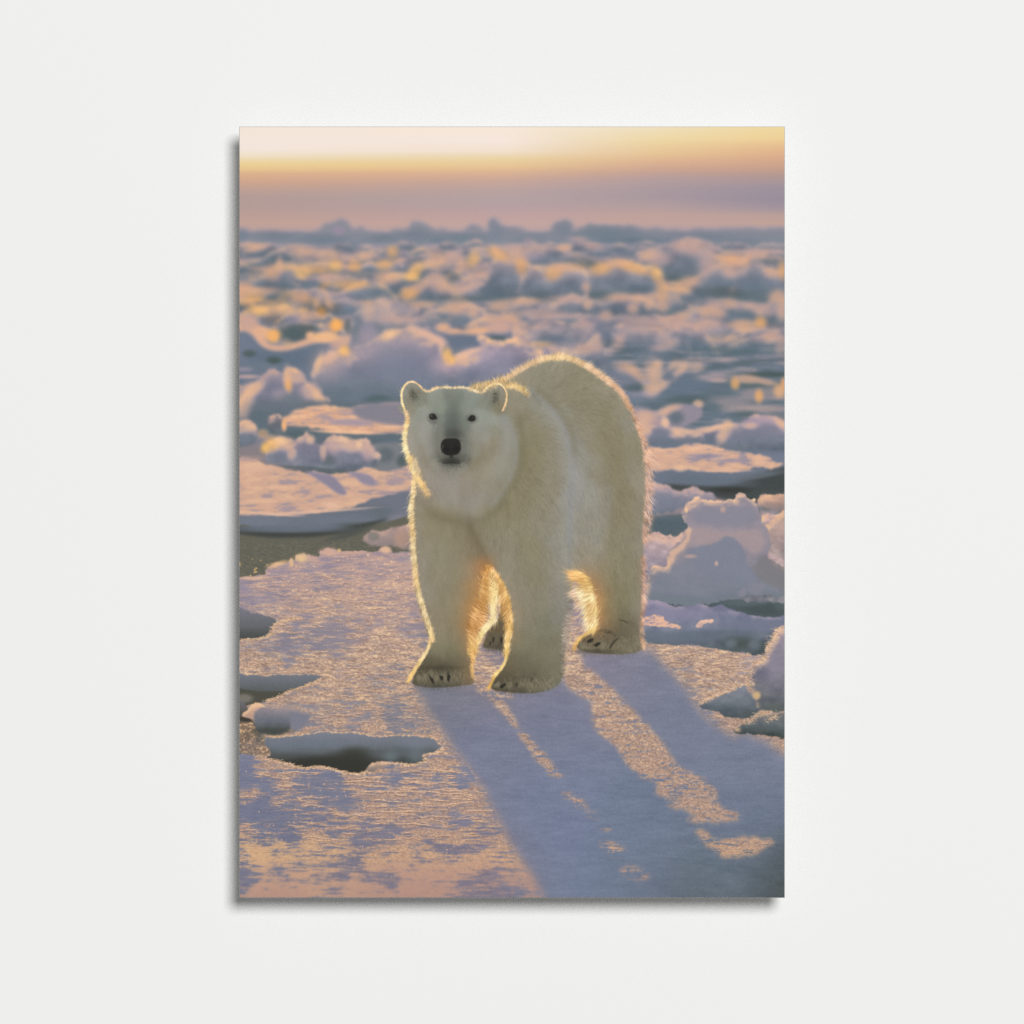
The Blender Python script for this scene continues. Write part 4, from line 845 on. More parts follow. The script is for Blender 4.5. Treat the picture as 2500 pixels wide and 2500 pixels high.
# --- soft shading of the coat, read off the picture point by point
CP = {'a': (230,300,128,128,118, 190,450,122,118,104, 330,320,122,118,104, 390,420,118,120,108, 260,560,132,128,114,
            600,420,134,140,132, 880,330,120,124,116, 880,420,112,120,114, 880,560,108,116,110, 1150,400,128,136,130, 700,560,128,136,128, 1060,560,126,134,128,
            1350,500,128,132,124, 1580,330,124,120,104, 1600,470,122,116,98, 1500,300,122,120,106, 1400,340,128,128,116, 1560,580,120,116,96,
            420,640,140,144,138, 330,800,142,144,138, 470,800,142,144,140, 300,1000,144,142,134, 480,1000,142,142,138, 420,1200,140,136,126, 540,1200,140,138,134,
            880,700,100,108,102, 860,800,92,100,96, 760,760,118,126,120, 1000,780,112,120,114, 700,880,120,124,118, 1020,900,110,116,110, 860,900,78,82,76, 900,970,66,68,62, 860,1000,70,72,66,
            680,1000,118,118,110, 650,1150,116,118,112, 1050,1050,104,106,98, 1060,1200,104,106,100, 670,1260,100,100,92, 760,1330,78,78,72, 900,1340,62,62,56, 1000,1320,80,80,74,
            1180,1000,132,132,124, 1250,850,140,142,138, 1350,1000,142,142,136, 1300,700,140,146,140, 1450,750,142,146,140, 1500,900,134,134,122, 1200,1200,132,130,120, 1350,1180,136,132,120,
            1650,800,140,142,138, 1750,900,128,128,118, 1700,1050,136,138,132, 1760,1150,128,128,118, 1600,1150,134,132,122, 1700,1350,132,132,122, 1780,1400,116,112,90, 1700,1550,124,122,108,
            1500,1060,132,128,112, 1480,1160,128,122,104, 1400,1260,126,120,100, 1300,1360,126,120,102, 1200,1480,128,121,104, 1120,1580,128,121,105, 1500,1280,130,125,109, 1400,1400,130,124,107, 1300,1500,128,122,104, 1450,1400,132,128,112, 1300,1600,124,118,100, 1550,1500,130,128,114,
            840,1420,110,112,104, 860,1500,134,130,122, 700,1500,136,132,126, 1000,1450,136,134,126, 600,1400,138,136,128, 480,1500,130,122,106, 560,1650,130,122,110, 420,1350,134,128,114, 700,1700,132,126,116, 900,1700,130,124,114, 1050,1650,126,118,102, 1100,1850,122,116,102, 800,1880,128,124,112, 550,1850,124,114,98, 370,1760,124,114,98, 320,1900,128,120,104,
            1850,500,112,106,84, 1850,700,114,106,80, 1880,900,112,104,74, 1880,1150,104,96,64, 1880,1350,110,102,72, 1780,1650,112,104,74, 1850,1800,114,106,78, 1650,1800,116,110,86),
      'b': (500,430,140,126,100, 620,330,128,122,104, 740,250,126,122,102, 900,220,130,124,104, 1050,260,120,114,90, 1200,350,122,116,92, 1350,450,126,120,98, 1000,400,114,108,84, 800,400,120,116,96, 700,480,116,112,94,
            900,560,116,110,86, 1150,550,112,106,80, 1350,650,116,108,80, 1500,600,124,118,96, 1580,750,126,122,106, 1400,850,114,104,74, 1250,750,114,108,82, 1050,750,118,112,90, 
            560,560,130,130,118, 700,580,134,136,130, 450,560,124,118,98, 480,700,112,104,78, 620,720,116,110,86, 780,720,124,122,106, 850,700,140,144,144, 920,820,136,138,134, 980,960,138,140,140, 1030,1100,138,140,138, 1030,1300,140,142,142, 1010,1500,138,140,140, 1000,1700,132,132,126, 990,1880,130,130,124,
            800,850,118,112,88, 650,900,114,106,78, 800,1000,118,112,88, 900,1100,124,120,104, 600,1050,110,101,68, 700,1150,116,108,82, 850,1300,122,116,98, 560,1200,108,98,64, 680,1350,116,108,82, 800,1450,120,114,92, 560,1350,108,98,66, 480,1480,110,100,68, 620,1550,116,108,82, 400,1560,108,98,66, 250,1650,110,100,68, 350,1750,114,106,78, 500,1750,118,110,84, 700,1700,120,114,92, 850,1700,122,118,102, 150,1780,114,106,78,
            1150,900,122,118,98, 1300,1000,116,108,80, 1450,1050,112,102,70, 1180,1150,130,128,116, 1300,1250,122,116,94, 1450,1250,112,102,72, 1600,1000,118,112,88, 1640,1200,120,114,92, 1700,1300,134,124,108, 1500,1450,108,98,68, 1380,1450,116,110,88, 1250,1450,134,132,124, 1150,1450,136,136,130, 1300,1650,130,128,118, 1420,1650,112,102,76, 1550,1650,112,102,72, 1680,1600,122,114,94, 1150,1700,128,124,110, 1250,1850,132,130,118, 1400,1850,114,106,80, 1550,1850,114,106,80, 1690,1850,126,118,102),
      'c': (250,200,128,118,102, 300,350,124,114,92, 250,500,126,118,102, 240,700,126,118,102, 350,500,118,108,80, 350,700,120,112,88, 450,400,116,106,76, 500,560,116,108,82, 600,420,112,102,72, 650,560,112,102,72, 720,470,96,84,58, 800,600,92,80,54, 850,700,98,84,58, 900,800,110,92,64, 880,600,116,108,86, 960,720,118,112,92, 1000,560,116,110,84, 900,420,112,104,74, 1050,400,112,104,74, 1150,300,110,102,70, 700,350,128,124,112, 800,330,130,126,116, 560,250,130,124,112, 900,250,128,124,110, 1000,150,124,120,104, 
            500,800,120,112,86, 650,750,118,108,82, 780,750,108,92,64, 280,900,126,118,104, 400,950,120,112,88, 550,950,120,112,88, 700,950,124,108,78, 820,900,140,104,68, 860,880,160,108,66, 300,1150,126,118,104, 450,1150,118,110,86, 600,1150,120,110,84, 720,1150,134,106,68, 800,1100,164,118,64, 860,1050,178,124,64, 380,1350,124,114,94, 500,1350,118,110,86, 620,1350,122,110,82, 720,1350,142,108,68, 790,1300,172,122,66, 430,1550,124,114,92, 550,1550,116,108,84, 660,1550,118,106,78, 740,1500,150,108,64, 450,1700,112,106,82, 560,1750,104,100,76, 680,1700,110,102,76, 750,1700,130,104,72, 400,1850,90,84,64, 600,1850,86,80,62, 720,1850,104,92,70,
            1100,600,118,112,90, 1250,500,116,110,84, 1350,700,114,108,80, 1500,500,122,118,100, 1600,600,126,124,112, 1720,600,136,136,132, 1740,300,138,138,136, 1740,850,136,134,130, 1100,900,124,118,98, 1250,900,118,112,88, 1400,950,114,108,82, 1550,900,120,116,98, 1680,950,128,126,118, 1120,1050,128,118,98, 1180,1200,130,116,94, 1200,1350,128,114,90, 1300,1200,116,112,92, 1450,1200,114,110,90, 1600,1150,118,114,100, 1720,1150,124,120,112, 1300,1450,112,108,88, 1450,1500,108,106,86, 1600,1400,112,108,92, 1680,1350,118,114,104, 1180,1550,122,108,82, 1300,1650,106,102,80, 1450,1700,102,98,76, 1580,1650,106,102,82, 1300,1820,94,90,70, 1450,1850,96,92,72, 1600,1850,102,98,78,
            1800,300,132,130,122, 1880,500,130,126,112, 1820,700,126,118,100, 1880,850,126,114,92, 1850,930,150,112,72, 1900,960,170,118,68),
      'e': (1060,60,130,120,100, 1150,60,136,132,120, 1250,120,116,106,78, 1180,180,140,108,72, 1080,200,190,136,74, 1210,330,176,122,68, 1240,450,180,128,72, 1250,600,176,124,70, 1240,700,150,112,74, 1320,300,116,100,70, 1350,500,112,104,74, 1450,200,112,106,76, 1500,400,112,106,78, 1600,200,116,108,84, 1650,400,116,110,88, 1690,550,120,112,96, 1400,620,106,96,70, 1550,620,96,90,68, 1300,680,112,92,66, 1300,760,90,78,56, 1450,760,82,74,54, 1600,720,90,84,64, 1680,720,104,98,78, 1680,850,108,102,82, 1550,880,96,92,70, 1150,860,84,74,54, 1350,860,88,80,60, 1250,950,78,72,56, 1450,950,80,76,60, 1600,950,92,86,68, 1080,920,80,70,50,
            400,1180,76,70,52, 550,1190,74,68,52, 680,1180,86,82,62, 760,1150,98,94,72, 820,1200,104,100,80, 300,1230,72,64,46, 250,1320,66,60,44, 400,1330,66,62,48, 550,1320,74,70,54, 680,1320,84,80,64, 780,1300,92,88,72, 350,1100,96,86,62, 500,1080,98,94,72, 700,1050,104,100,78, 840,1050,108,104,86),
      'd': (380,1560,76,68,48, 500,1540,70,64,48, 650,1540,66,60,46, 800,1540,72,66,48, 950,1540,92,80,58, 1050,1560,120,96,64, 350,1680,74,68,50, 500,1700,66,62,48, 650,1700,70,66,52, 800,1700,74,70,54, 950,1700,88,78,58, 1060,1700,118,100,72, 450,1780,60,56,44, 700,1790,56,52,42, 900,1770,74,68,54)}
pp, cc = [], []
for f, a in CP.items():
    a = np.array(a, float).reshape(-1, 5)
    pp.append(P(f, *a[:, :2].ravel())); cc.append(a[:, 2:])
coat = field(J(*pp), J(*cc), 17)
coat = coat * np.array((1.11, 1.11, 1.13), np.float32) + 4
tor = full(smooth(P('S', 1180,900,1400,840,1560,930,1620,1150,1600,1400,1400,1440,1300,1480,1050,1440,1010,1300,1100,1220,1240,1150)), 45)
coat += (np.array((142, 136, 118), np.float32) - coat) * (tor * .42)[..., None]
coat = coat + 0 * (np.array((3, 5, 9), np.float32) * sstep(118, 60, coat[..., 2])[..., None] * sstep(90, 112, coat[..., 1])[..., None]) 
pa = np.array(CP['a'], float).reshape(-1, 5)
cA = field(P('a', *pa[:, :2].ravel()), pa[:, 2:], 9.5) * np.array((1.02, 1.005, .965), np.float32) + 3
hm_ = full(smooth(P('a', 200,500,300,330,600,320,1200,330,1500,380,1640,600,1640,900,1500,1250,1150,1520,850,1600,560,1520,330,1250,210,900)), 9)
coat += (cA - coat) * hm_[..., None]
lowf = fbm(26, 16, 3, 131)
coat = coat + (lowf * 1.5)[..., None]
IMG += (coat - IMG) * bear[..., None]


def line(f, pts, col, w, a=.8):
    """soft line of changed tone (folds, contour lights), w = half width"""
    m = glow(P(f, *pts), w, None, a)
    IMG[...] += (np.asarray(col, np.float32) - IMG) * (m * bear)[..., None]


# --- hair: long flow over the coat
FL = {'a': (880,400,-92, 600,380,-110, 1150,380,-70, 700,600,-120, 1050,600,-60, 400,600,-170, 1350,600,-15, 300,900,165, 500,900,150, 1300,900,25, 1500,900,40, 600,1250,120, 1100,1250,60, 860,1500,90, 500,1500,120, 1200,1500,62, 350,1350,110, 880,800,-90, 700,1000,175, 1050,1000,5, 760,1350,110, 1000,1350,70, 1650,1000,70, 1700,1300,95, 700,1800,88, 1000,1800,86, 1400,1800,78, 230,400,100, 1600,400,80),
      'b': (450,330,-100, 560,250,-105, 700,200,-95, 850,150,-80, 950,200,-50, 1100,230,-32, 600,400,-68, 750,330,-60, 800,420,-40, 900,320,-42, 1200,320,-20, 1350,420,5, 900,560,-4, 1100,560,5, 1300,600,22, 1450,600,35, 1000,720,22, 1250,800,40, 1450,850,52, 1600,750,60, 1650,900,62, 1100,950,40, 1300,1050,52, 1500,1100,60, 1700,1100,55, 1150,1200,62, 1300,1350,66, 1500,1350,68, 1700,1400,62, 1150,1500,76, 1300,1650,78, 1500,1650,70, 1680,1650,62, 1150,1850,84, 1400,1880,72, 1600,1880,64,
            500,420,-70, 560,560,-35, 700,620,-12, 500,700,-8, 700,760,3, 850,820,18, 550,900,2, 750,950,8, 900,1000,22, 600,1100,12, 800,1150,26, 950,1200,44, 600,1280,38, 750,1350,45, 900,1400,55, 600,1450,58, 750,1550,62, 900,1600,64, 550,1650,80, 700,1750,76, 400,1650,90, 300,1750,95, 880,1800,66),
      'c': (250,300,112, 300,600,100, 300,900,98, 400,500,88, 500,700,88, 600,600,84, 700,700,80, 450,1000,88, 650,950,80, 750,1050,66, 800,1200,52, 700,1300,66, 500,1300,92, 350,1200,104, 600,1500,84, 450,1600,100, 700,1600,70, 550,1750,90, 
            950,600,96, 1100,600,92, 1250,600,86, 1400,500,66, 1550,500,60, 1650,600,66, 1250,800,88, 1400,800,72, 1550,800,60, 1700,800,66, 1100,900,96, 1350,1000,76, 1500,1000,58, 1650,1050,46, 1200,1200,96, 1400,1200,78, 1550,1200,58, 1650,1250,36, 1250,1450,92, 1400,1450,76, 1550,1400,50, 1250,1700,95, 1450,1700,85, 1600,1650,70, 1820,500,84, 1880,800,88),
      'e': (1100,80,88, 1300,200,82, 1450,200,80, 1600,200,70, 1300,450,84, 1500,450,82, 1650,450,70, 1350,620,75, 1550,650,60, 1300,800,70, 1500,850,95, 1650,850,85, 1150,900,120, 400,1300,100, 600,1300,85, 750,1250,75),
      'd': (400,1650,105, 600,1650,95, 800,1650,85, 1000,1650,75)}
fp_, fv_ = [], []
for f, a in FL.items():
    a = np.array(a, float).reshape(-1, 3)
    fp_.append(P(f, *a[:, :2].ravel())); t = np.radians(a[:, 2]); fv_.append(np.stack([np.cos(t), np.sin(t)], 1))
flow = field(J(*fp_), J(*fv_), 30)
FLOW = np.arctan2(flow[..., 1], flow[..., 0])
ys, xs_ = np.nonzero(bear > .6)
# where hair reads coarse (flank, shoulder, rump) or fine (face)
coarse = field(P('S', 1110,1050, 1100,1200, 1200,1000, 1350,930, 1420,900, 1480,1000, 1300,1250, 1380,1300, 1500,1300, 1050,1450, 1300,1450, 1500,1500, 1060,1600, 1300,1600, 1480,1080, 1250,1000), [.25,.5,.5,1.2,1.3,1.0,1.15,1.2,1.1,.8,1.0,.9,.7,.7,.85,.8], 70)[..., 0]


def coat_hair(n, L, amp, a0, seed, wid=0.0, sub=None):
    rng = np.random.default_rng(seed)
    i = rng.integers(0, len(ys), n)
    y = ys[i] + rng.random(n); x = xs_[i] + rng.random(n)
    yi, xi = ys[i], xs_[i]
    cr = coarse[yi, xi]
    th = FLOW[yi, xi] + rng.normal(size=n) * .13
    c = sample(x, y) + (rng.normal(size=n) * amp * cr)[:, None] * np.array((1, .98, .88))
    strokes(x, y, th, L * (.45 + .6 * cr) * np.exp(rng.normal(size=n) * .3), c, a0=a0 * np.clip(cr, .45, 1), curve=rng.normal(size=n) * .18, clip=np.clip(bear * 1.1, 0, 1), wid=wid)


dens = (S / .8192) ** 2
coat_hair(int(14000 * dens), 18, 6, .22, 141, wid=.5)
def contours(k):
    # contour lights and folds
    line('b', (590,440,700,530,800,610,880,700,940,820,985,950,1015,1080,1030,1250), (146,146,142), 4.8, .62 * k)
    line('b', (1030,1250,1028,1450,1015,1650,1000,1900), (146,147,145), 4.5, .5 * k)
    line('c', (1745,60,1740,300,1735,600,1740,850,1750,960), (140,140,138), 4, .4 * k)
    line('b', (1380,1380,1385,1550,1370,1700,1330,1850,1260,1930), (136,134,124), 5, .3 * k)
    line('b', (345,680,400,780,450,900,480,1000,480,1120,455,1240,400,1360,330,1480,240,1580), (142,142,136), 5, .45 * k)
    line('a', (600,880,608,1000,604,1120,608,1230,640,1320,700,1390,790,1440,870,1452,950,1436,1040,1380,1090,1300,1105,1180,1108,1050,1100,920), (137,136,127), 2.2, .3 * k)
    line('a', (640,800,630,860,616,920), (146,147,141), 1.6, .3 * k)
    line('a', (740,900,720,980), (130,131,124), 1.6, .3 * k); line('a', (970,940,1000,1030), (120,122,114), 1.6, .25 * k)
    line('c', (735,470,770,530,810,610,850,700,890,790,920,860), (98,86,62), 6, .24 * k)
    line('c', (200,210,300,290,400,370,520,420,640,440,730,440,800,430), (112,104,80), 7, .2 * k)
    line('b', (505,720,535,880,540,1050,522,1200,475,1330,395,1450,330,1560), (110,103,76), 7, .3 * k)
    line('c', (330,380,450,420,600,470,720,480,860,440,980,370,1080,280), (112,105,80), 7, .22 * k)
    line('b', (690,450,800,550,905,660,990,800,1036,930,1066,1090), (114,107,82), 7, .35 * k)
    line('b', (620,470,700,560,720,600), (106,102,84), 3, .3 * k)


contours(1.0)
coat_hair(int(30000 * dens), 10, 5.5, .28, 142)
coat_hair(int(46000 * dens), 6.5, 7.5, .30, 143)
contours(.45)
# bundled dark partings on the flank and shoulder
nd = fbm(9, 9, 2, 150)
sel = (coarse > .85) & (bear > .9) & (nd > .9)
yy_, xx_ = np.nonzero(sel)
if len(yy_):
    n = int(2600 * dens); i = RNG.integers(0, len(yy_), n)
    c = sample(xx_[i], yy_[i]) - RNG.uniform(5, 13, n)[:, None] * np.array((1, 1, .9))
    strokes(xx_[i], yy_[i], FLOW[yy_[i], xx_[i]] + RNG.normal(size=n) * .1, RNG.uniform(10, 24, n), c, a0=.34, curve=RNG.normal(size=n) * .15, clip=bear)

# --- eyes, nose, mouth, ears
def dark(u, v, ru, rv, col, ang=0, a=1., soft=.3):
    blob('a', u, v, ru, rv, col, ang=ang, a=a, soft=soft)
dark(585, 712, 78, 66, (96, 98, 90), a=.7, soft=.6); dark(1160, 734, 80, 66, (92, 94, 86), a=.7, soft=.6)
poly('a', (532,700,548,672,585,662,615,672,636,702,652,738,620,752,580,756,545,742), (38,36,30), .8)
poly('a', (1098,752,1116,722,1135,696,1165,686,1200,694,1216,722,1210,756,1185,776,1150,780,1118,768), (38,36,31), .8)
dark(584, 708, 36, 34, (24, 22, 18)); dark(1164, 730, 40, 38, (26, 24, 20))
dark(566, 696, 12, 12, (112, 110, 102), a=.8, soft=.6); dark(1178, 718, 18, 14, (66, 62, 56), a=.6, soft=.7); dark(596, 722, 16, 14, (48, 42, 36), a=.6, soft=.7)
fur_edge(P('a', 520,760,580,786,640,780), [100, 95, 85], 140, 5, (104,106,98), a0=.3, cj=12)
# muzzle a little darker than the cheeks
m_mz = full(smooth(P('a', 640,860,612,1000,606,1130,612,1240,650,1330,710,1390,790,1436,870,1448,950,1434,1036,1380,1086,1300,1102,1180,1104,1050,1090,920,1040,840,870,800,700,810)), 3.0)
IMG += (np.array((113, 115, 107), np.float32) - IMG) * (m_mz * .34)[..., None]
# bridge of the nose
dark(880, 480, 190, 170, (108, 114, 106), a=.14, soft=.95); dark(870, 780, 100, 160, (90, 98, 92), a=.4, soft=.95)
dark(870, 880, 120, 140, (76, 82, 78), a=.35, soft=.9); dark(890, 960, 110, 60, (62, 64, 58), a=.5, soft=.9)
NOSE = (704,1140,716,1090,746,1048,790,1034,860,1032,930,1034,966,1056,990,1100,1002,1150,996,1200,970,1242,930,1268,880,1280,860,1290,830,1280,780,1272,736,1240,710,1196)
m, box = poly('a', NOSE, (20, 18, 14), .9)
x0, y0, x1, y1 = box
bn = blur(RNG.normal(size=m.shape).astype(np.float32), .7); put(m * sstep(.3, 1.5, bn / bn.std()), box, (36, 33, 27), .5)
dark(860, 1070, 110, 30, (34, 31, 26), a=.7, soft=.8); dark(850, 1150, 40, 60, (30, 28, 23), a=.6, soft=.8)
dark(790, 1190, 40, 34, (8, 8, 6), a=.8, soft=.6); dark(920, 1190, 44, 36, (8, 8, 6), a=.8, soft=.6)
dark(728, 1150, 12, 36, (78, 76, 68), ang=12, a=.7, soft=.7); dark(984, 1140, 9, 30, (60, 58, 52), ang=-10, a=.6, soft=.7); dark(740, 1215, 10, 22, (64, 62, 56), ang=-24, a=.4, soft=.7)
dark(856, 1300, 26, 34, (34, 32, 28), a=.9, soft=.8)
dark(850, 1330, 110, 30, (58, 58, 52), a=.7, soft=.9)
dark(850, 1362, 130, 26, (40, 40, 35), a=.75, soft=.9)
line('a', (742,1396,800,1391,860,1389,920,1391,980,1396), (30,30,26), 1.5, .85)
line('a', (790,1400,860,1400,930,1400), (50,50,44), 1.5, .5)
dark(860, 1420, 120, 22, (92, 94, 86), a=.55, soft=.9)
for sgn, cx in ((-1, 690), (1, 1030)):
    n = 260
    x = P('a', *np.stack([RNG.normal(cx, 45, n), RNG.normal(1300, 42, n)], 1).ravel())
    strokes(x[:, 0], x[:, 1], np.radians(90 - sgn * 42) + RNG.normal(size=n) * .3, RNG.uniform(3, 6, n), sample(x[:, 0], x[:, 1]) + RNG.choice([-13, 10], n)[:, None], a0=.28)
# chin and muzzle hair
n = int(900 * dens)
x = P('a', *np.stack([RNG.normal(860, 150, n), RNG.normal(1445, 26, n)], 1).ravel())
strokes(x[:, 0], x[:, 1], np.radians(90) + RNG.normal(size=n) * .35, RNG.uniform(3, 8, n), sample(x[:, 0], x[:, 1]) + RNG.normal(size=n)[:, None] * 12, a0=.35)
# inside of the ears
for (cx, cy, an, r1, r2) in ((310, 400, 62, 92, 46), (1492, 430, -66, 84, 42)):
    dark(cx, cy, r1, r2, (74, 72, 58), ang=an, a=.65, soft=.95); dark(cx, cy, r1 * .62, r2 * .52, (40, 38, 30), ang=an, a=.8, soft=.9)
dark(325, 410, 40, 22, (34, 33, 25), ang=60, a=.8, soft=.8); dark(1488, 455, 44, 20, (32, 31, 24), ang=-75, a=.8, soft=.8)
n = 150
x = P('a', *np.stack([RNG.normal(290, 40, n), RNG.normal(380, 45, n)], 1).ravel())
strokes(x[:, 0], x[:, 1], np.radians(62) + RNG.normal(size=n) * .3, RNG.uniform(5, 14, n), np.array((100,97,82)) + RNG.normal(size=(n, 1)) * 16, a0=.28)
x = P('a', *np.stack([RNG.normal(1500, 36, n), RNG.normal(420, 45, n)], 1).ravel())
strokes(x[:, 0], x[:, 1], np.radians(112) + RNG.normal(size=n) * .3, RNG.uniform(5, 13, n), np.array((95,92,76)) + RNG.normal(size=(n, 1)) * 16, a0=.28)
x = P('a', *np.stack([RNG.normal(395, 55, 260), RNG.normal(480, 55, 260)], 1).ravel())
strokes(x[:, 0], x[:, 1], np.radians(-150) + RNG.normal(size=260) * .35, RNG.uniform(4, 11, 260), np.array((132,132,120)) + RNG.normal(size=(260, 1)) * 9, a0=.3)
x = P('a', *np.stack([RNG.normal(1400, 50, 260), RNG.normal(470, 55, 260)], 1).ravel())
strokes(x[:, 0], x[:, 1], np.radians(-35) + RNG.normal(size=260) * .35, RNG.uniform(4, 10, 260), np.array((128,128,116)) + RNG.normal(size=(260, 1)) * 9, a0=.3)

# --- paws: toes and claws
def claw(f, pts, col=(30, 27, 20), b=.8, a=.92): poly(f, pts, col, b, a)
for cx, cy, r1, r2 in ((470,1640,60,90),(590,1640,50,80),(720,1650,50,80),(860,1660,70,80),(380,1640,50,70)):
    blob('d', cx, cy + 70, r1, r2 * .5, (96, 90, 72), a=.32, soft=.9)
blob('d', 620, 1530, 260, 30, (58, 52, 38), a=.5, soft=.9)
n = int(1500 * dens)
for f, cx, cy, sx, sy, lo, hi, an in (('d', 660, 1660, 200, 60, 60, 125, 92), ('d', 460, 1690, 60, 40, 70, 120, 104), ('e', 560, 1290, 150, 45, 54, 118, 92), ('e', 640, 1310, 60, 40, 80, 130, 80), ('g', 700, 780, 280, 90, 54, 112, 110), ('g', 1100, 760, 150, 90, 70, 118, 84)):
    x = P(f, *np.stack([RNG.normal(cx, sx, n), RNG.normal(cy, sy, n)], 1).ravel())
    ok = bear[np.clip(x[:, 1].astype(int), 0, CH - 1), np.clip(x[:, 0].astype(int), 0, CW - 1)] > .5
    x = x[ok]; k = len(x)
    t = RNG.random(k)
    c = sample(x[:, 0], x[:, 1]) * (.72 + .6 * t[:, None]) + 3
    strokes(x[:, 0], x[:, 1], np.radians(an) + RNG.normal(size=k) * .4, RNG.uniform(4, 13, k), c, a0=.36, curve=RNG.normal(size=k) * .4, clip=bear)
for f, tufts in (('d', ((440,1640,44,70,104),(520,1610,30,60,96),(610,1640,40,70,92),(715,1640,40,70,88),(850,1650,70,70,80),(370,1650,30,60,112))),
                 ('e', ((230,1290,30,30,125),(350,1290,45,46,100),(490,1280,50,50,86),(560,1300,40,50,92),(640,1280,50,60,82),(720,1290,50,50,78))),
                 ('g', ((340,760,70,80,110),(500,790,80,80,105),(720,690,70,60,125),(760,800,90,80,105),(980,720,60,70,95),(1080,760,90,80,82),(1250,780,90,80,80)))):
    for cx, cy, rx, ry, an in tufts:
        n = int(150 * dens)
        x = P(f, *np.stack([RNG.normal(cx, rx * .55, n), RNG.normal(cy, ry * .5, n)], 1).ravel())
        off = (x[:, 0] - x[:, 0].mean()) / max(x[:, 0].std(), 1e-6)
        c = np.array((112, 104, 82)) + RNG.normal(size=(n, 1)) * 20 + 8
        strokes(x[:, 0], x[:, 1], np.radians(an - 16 * off) + RNG.normal(size=n) * .16, RNG.uniform(6, 12, n), c, a0=.2, curve=RNG.normal(size=n) * .3, clip=bear)
claw('d', (496,1600,510,1640,530,1670,556,1690,566,1750,540,1740,516,1700,500,1650)); claw('d', (640,1630,664,1650,690,1650,696,1690,676,1710,652,1680))
claw('d', (768,1590,776,1640,800,1640,786,1690,770,1730,750,1700,752,1650)); claw('d', (366,1590,376,1630,400,1650,388,1610), (50,46,34), 1, .7); claw('d', (620,1600,630,1570,640,1610), (48,44,34), 1, .6)
claw('e', (250,1336,268,1310,300,1296,322,1300,304,1326,276,1342)); claw('e', (418,1330,424,1300,440,1290,434,1320), (40,37,28), 1, .85); claw('e', (184,1300,206,1276,234,1268,214,1292), (46,42,32), 1, .8); claw('e', (570,1280,572,1240,590,1230,582,1270), (58,54,42), 1.2, .7)
claw('g', (430,690,470,654,530,630,556,640,536,690,480,712,440,720)); claw('g', (556,770,600,730,660,706,700,716,668,760,620,790,580,784)); claw('g', (862,830,880,770,930,700,990,650,1066,604,1010,680,950,750,890,830), (52,48,36), 1, .8); claw('g', (760,510,850,500,890,482,900,530,820,536), (62,56,42), 1.2, .7); claw('g', (736,606,770,580,792,580,770,606), (60,54,40), 1, .7)
line('g', (1070,270,1150,290,1240,325), (68,62,46), 1.6, .7); line('g', (640,500,760,470,880,500,980,580), (76,66,48), 2, .5)
blob('g', 600, 880, 320, 40, (60, 56, 44), a=.5, soft=.9)
fur_edge(P('g', 250,900,400,935,600,945,900,948,1150,940,1400,925), [70, 90, 90, 85], int(420 * dens), 6, (92,88,72), a0=.14, cj=14)
fur_edge(P('e', 200,1360,320,1380,500,1392,660,1380,790,1340,870,1290), [80, 90, 80, 60], int(420 * dens), 6, [(70,66,52),(92,90,74),(104,102,88)], a0=.14, cj=14)
fur_edge(P('d', 300,1770,400,1795,540,1808,700,1808,850,1798,980,1776,1110,1740), [95, 90, 85, 75], int(380 * dens), 6, [(72,68,54),(66,62,50),(100,88,66)], a0=.14, cj=14)

# --- light scattered through the fringe
for f, pts, sg, col, a in (('d', (1300,60,1270,250,1220,480,1170,650,1120,850,1098,1050,1092,1300), 13, (176,122,66), .5),
                           ('d', (1320,130,1400,260,1480,420,1560,640,1600,900,1580,1150), 8, (160,120,80), .35),
                           ('e', (1040,190,1130,220,1190,330,1222,480,1236,640,1216,740), 9, (184,134,78), .5),
                           ('e', (1720,0,1722,200,1722,500,1712,700,1716,920), 7, (150,130,116), .5),
                           ('d', (290,0,300,300,330,560,400,820,470,1060,512,1200), 7, (140,116,90), .55),
                           ('a', (200,700,180,900,178,1060,220,1260,290,1430,420,1640), 8, (150,126,100), .5)):
    m = glow(P(f, *pts), sg, None, a)
    IMG += (np.asarray(col, np.float32) - IMG) * (m * np.clip(bear, 0, 1))[..., None]
blob('d', 1250, 140, 100, 120, (170, 112, 62), ang=-20, a=.35, soft=.95)

# --- backlit fringes
W1 = (252, 228, 172); W2 = (246, 206, 138); W3 = (232, 176, 104)
D = lambda n: int(n * dens)
# left side of face and neck
fur_edge(P('a', 172,620,190,690,196,770,176,860,160,960,158,1060,176,1160,206,1260,240,1360,276,1450,300,1520), [200,190,175,165,150,140,125,120,118], D(2000), [3.5,5,6.5,7.5,8,9,9], [(226,190,150),W2,W1,W1,W1,W2], a0=.36, spread=2.6, cj=30, base_in=5)
fur_edge(P('a', 250,1300,300,1440,350,1560,420,1680,480,1780,530,1850), [118,112,112,108,100], D(1100), [9,10,10,9,7], [W2,W1,W2,W2,(204,168,120)], a0=.34, spread=4, cj=36)
fur_edge(P('a', 330,1320,350,1420,400,1540), [115,112], D(420), 12, (214,190,150), a0=.25, spread=3, cj=40)
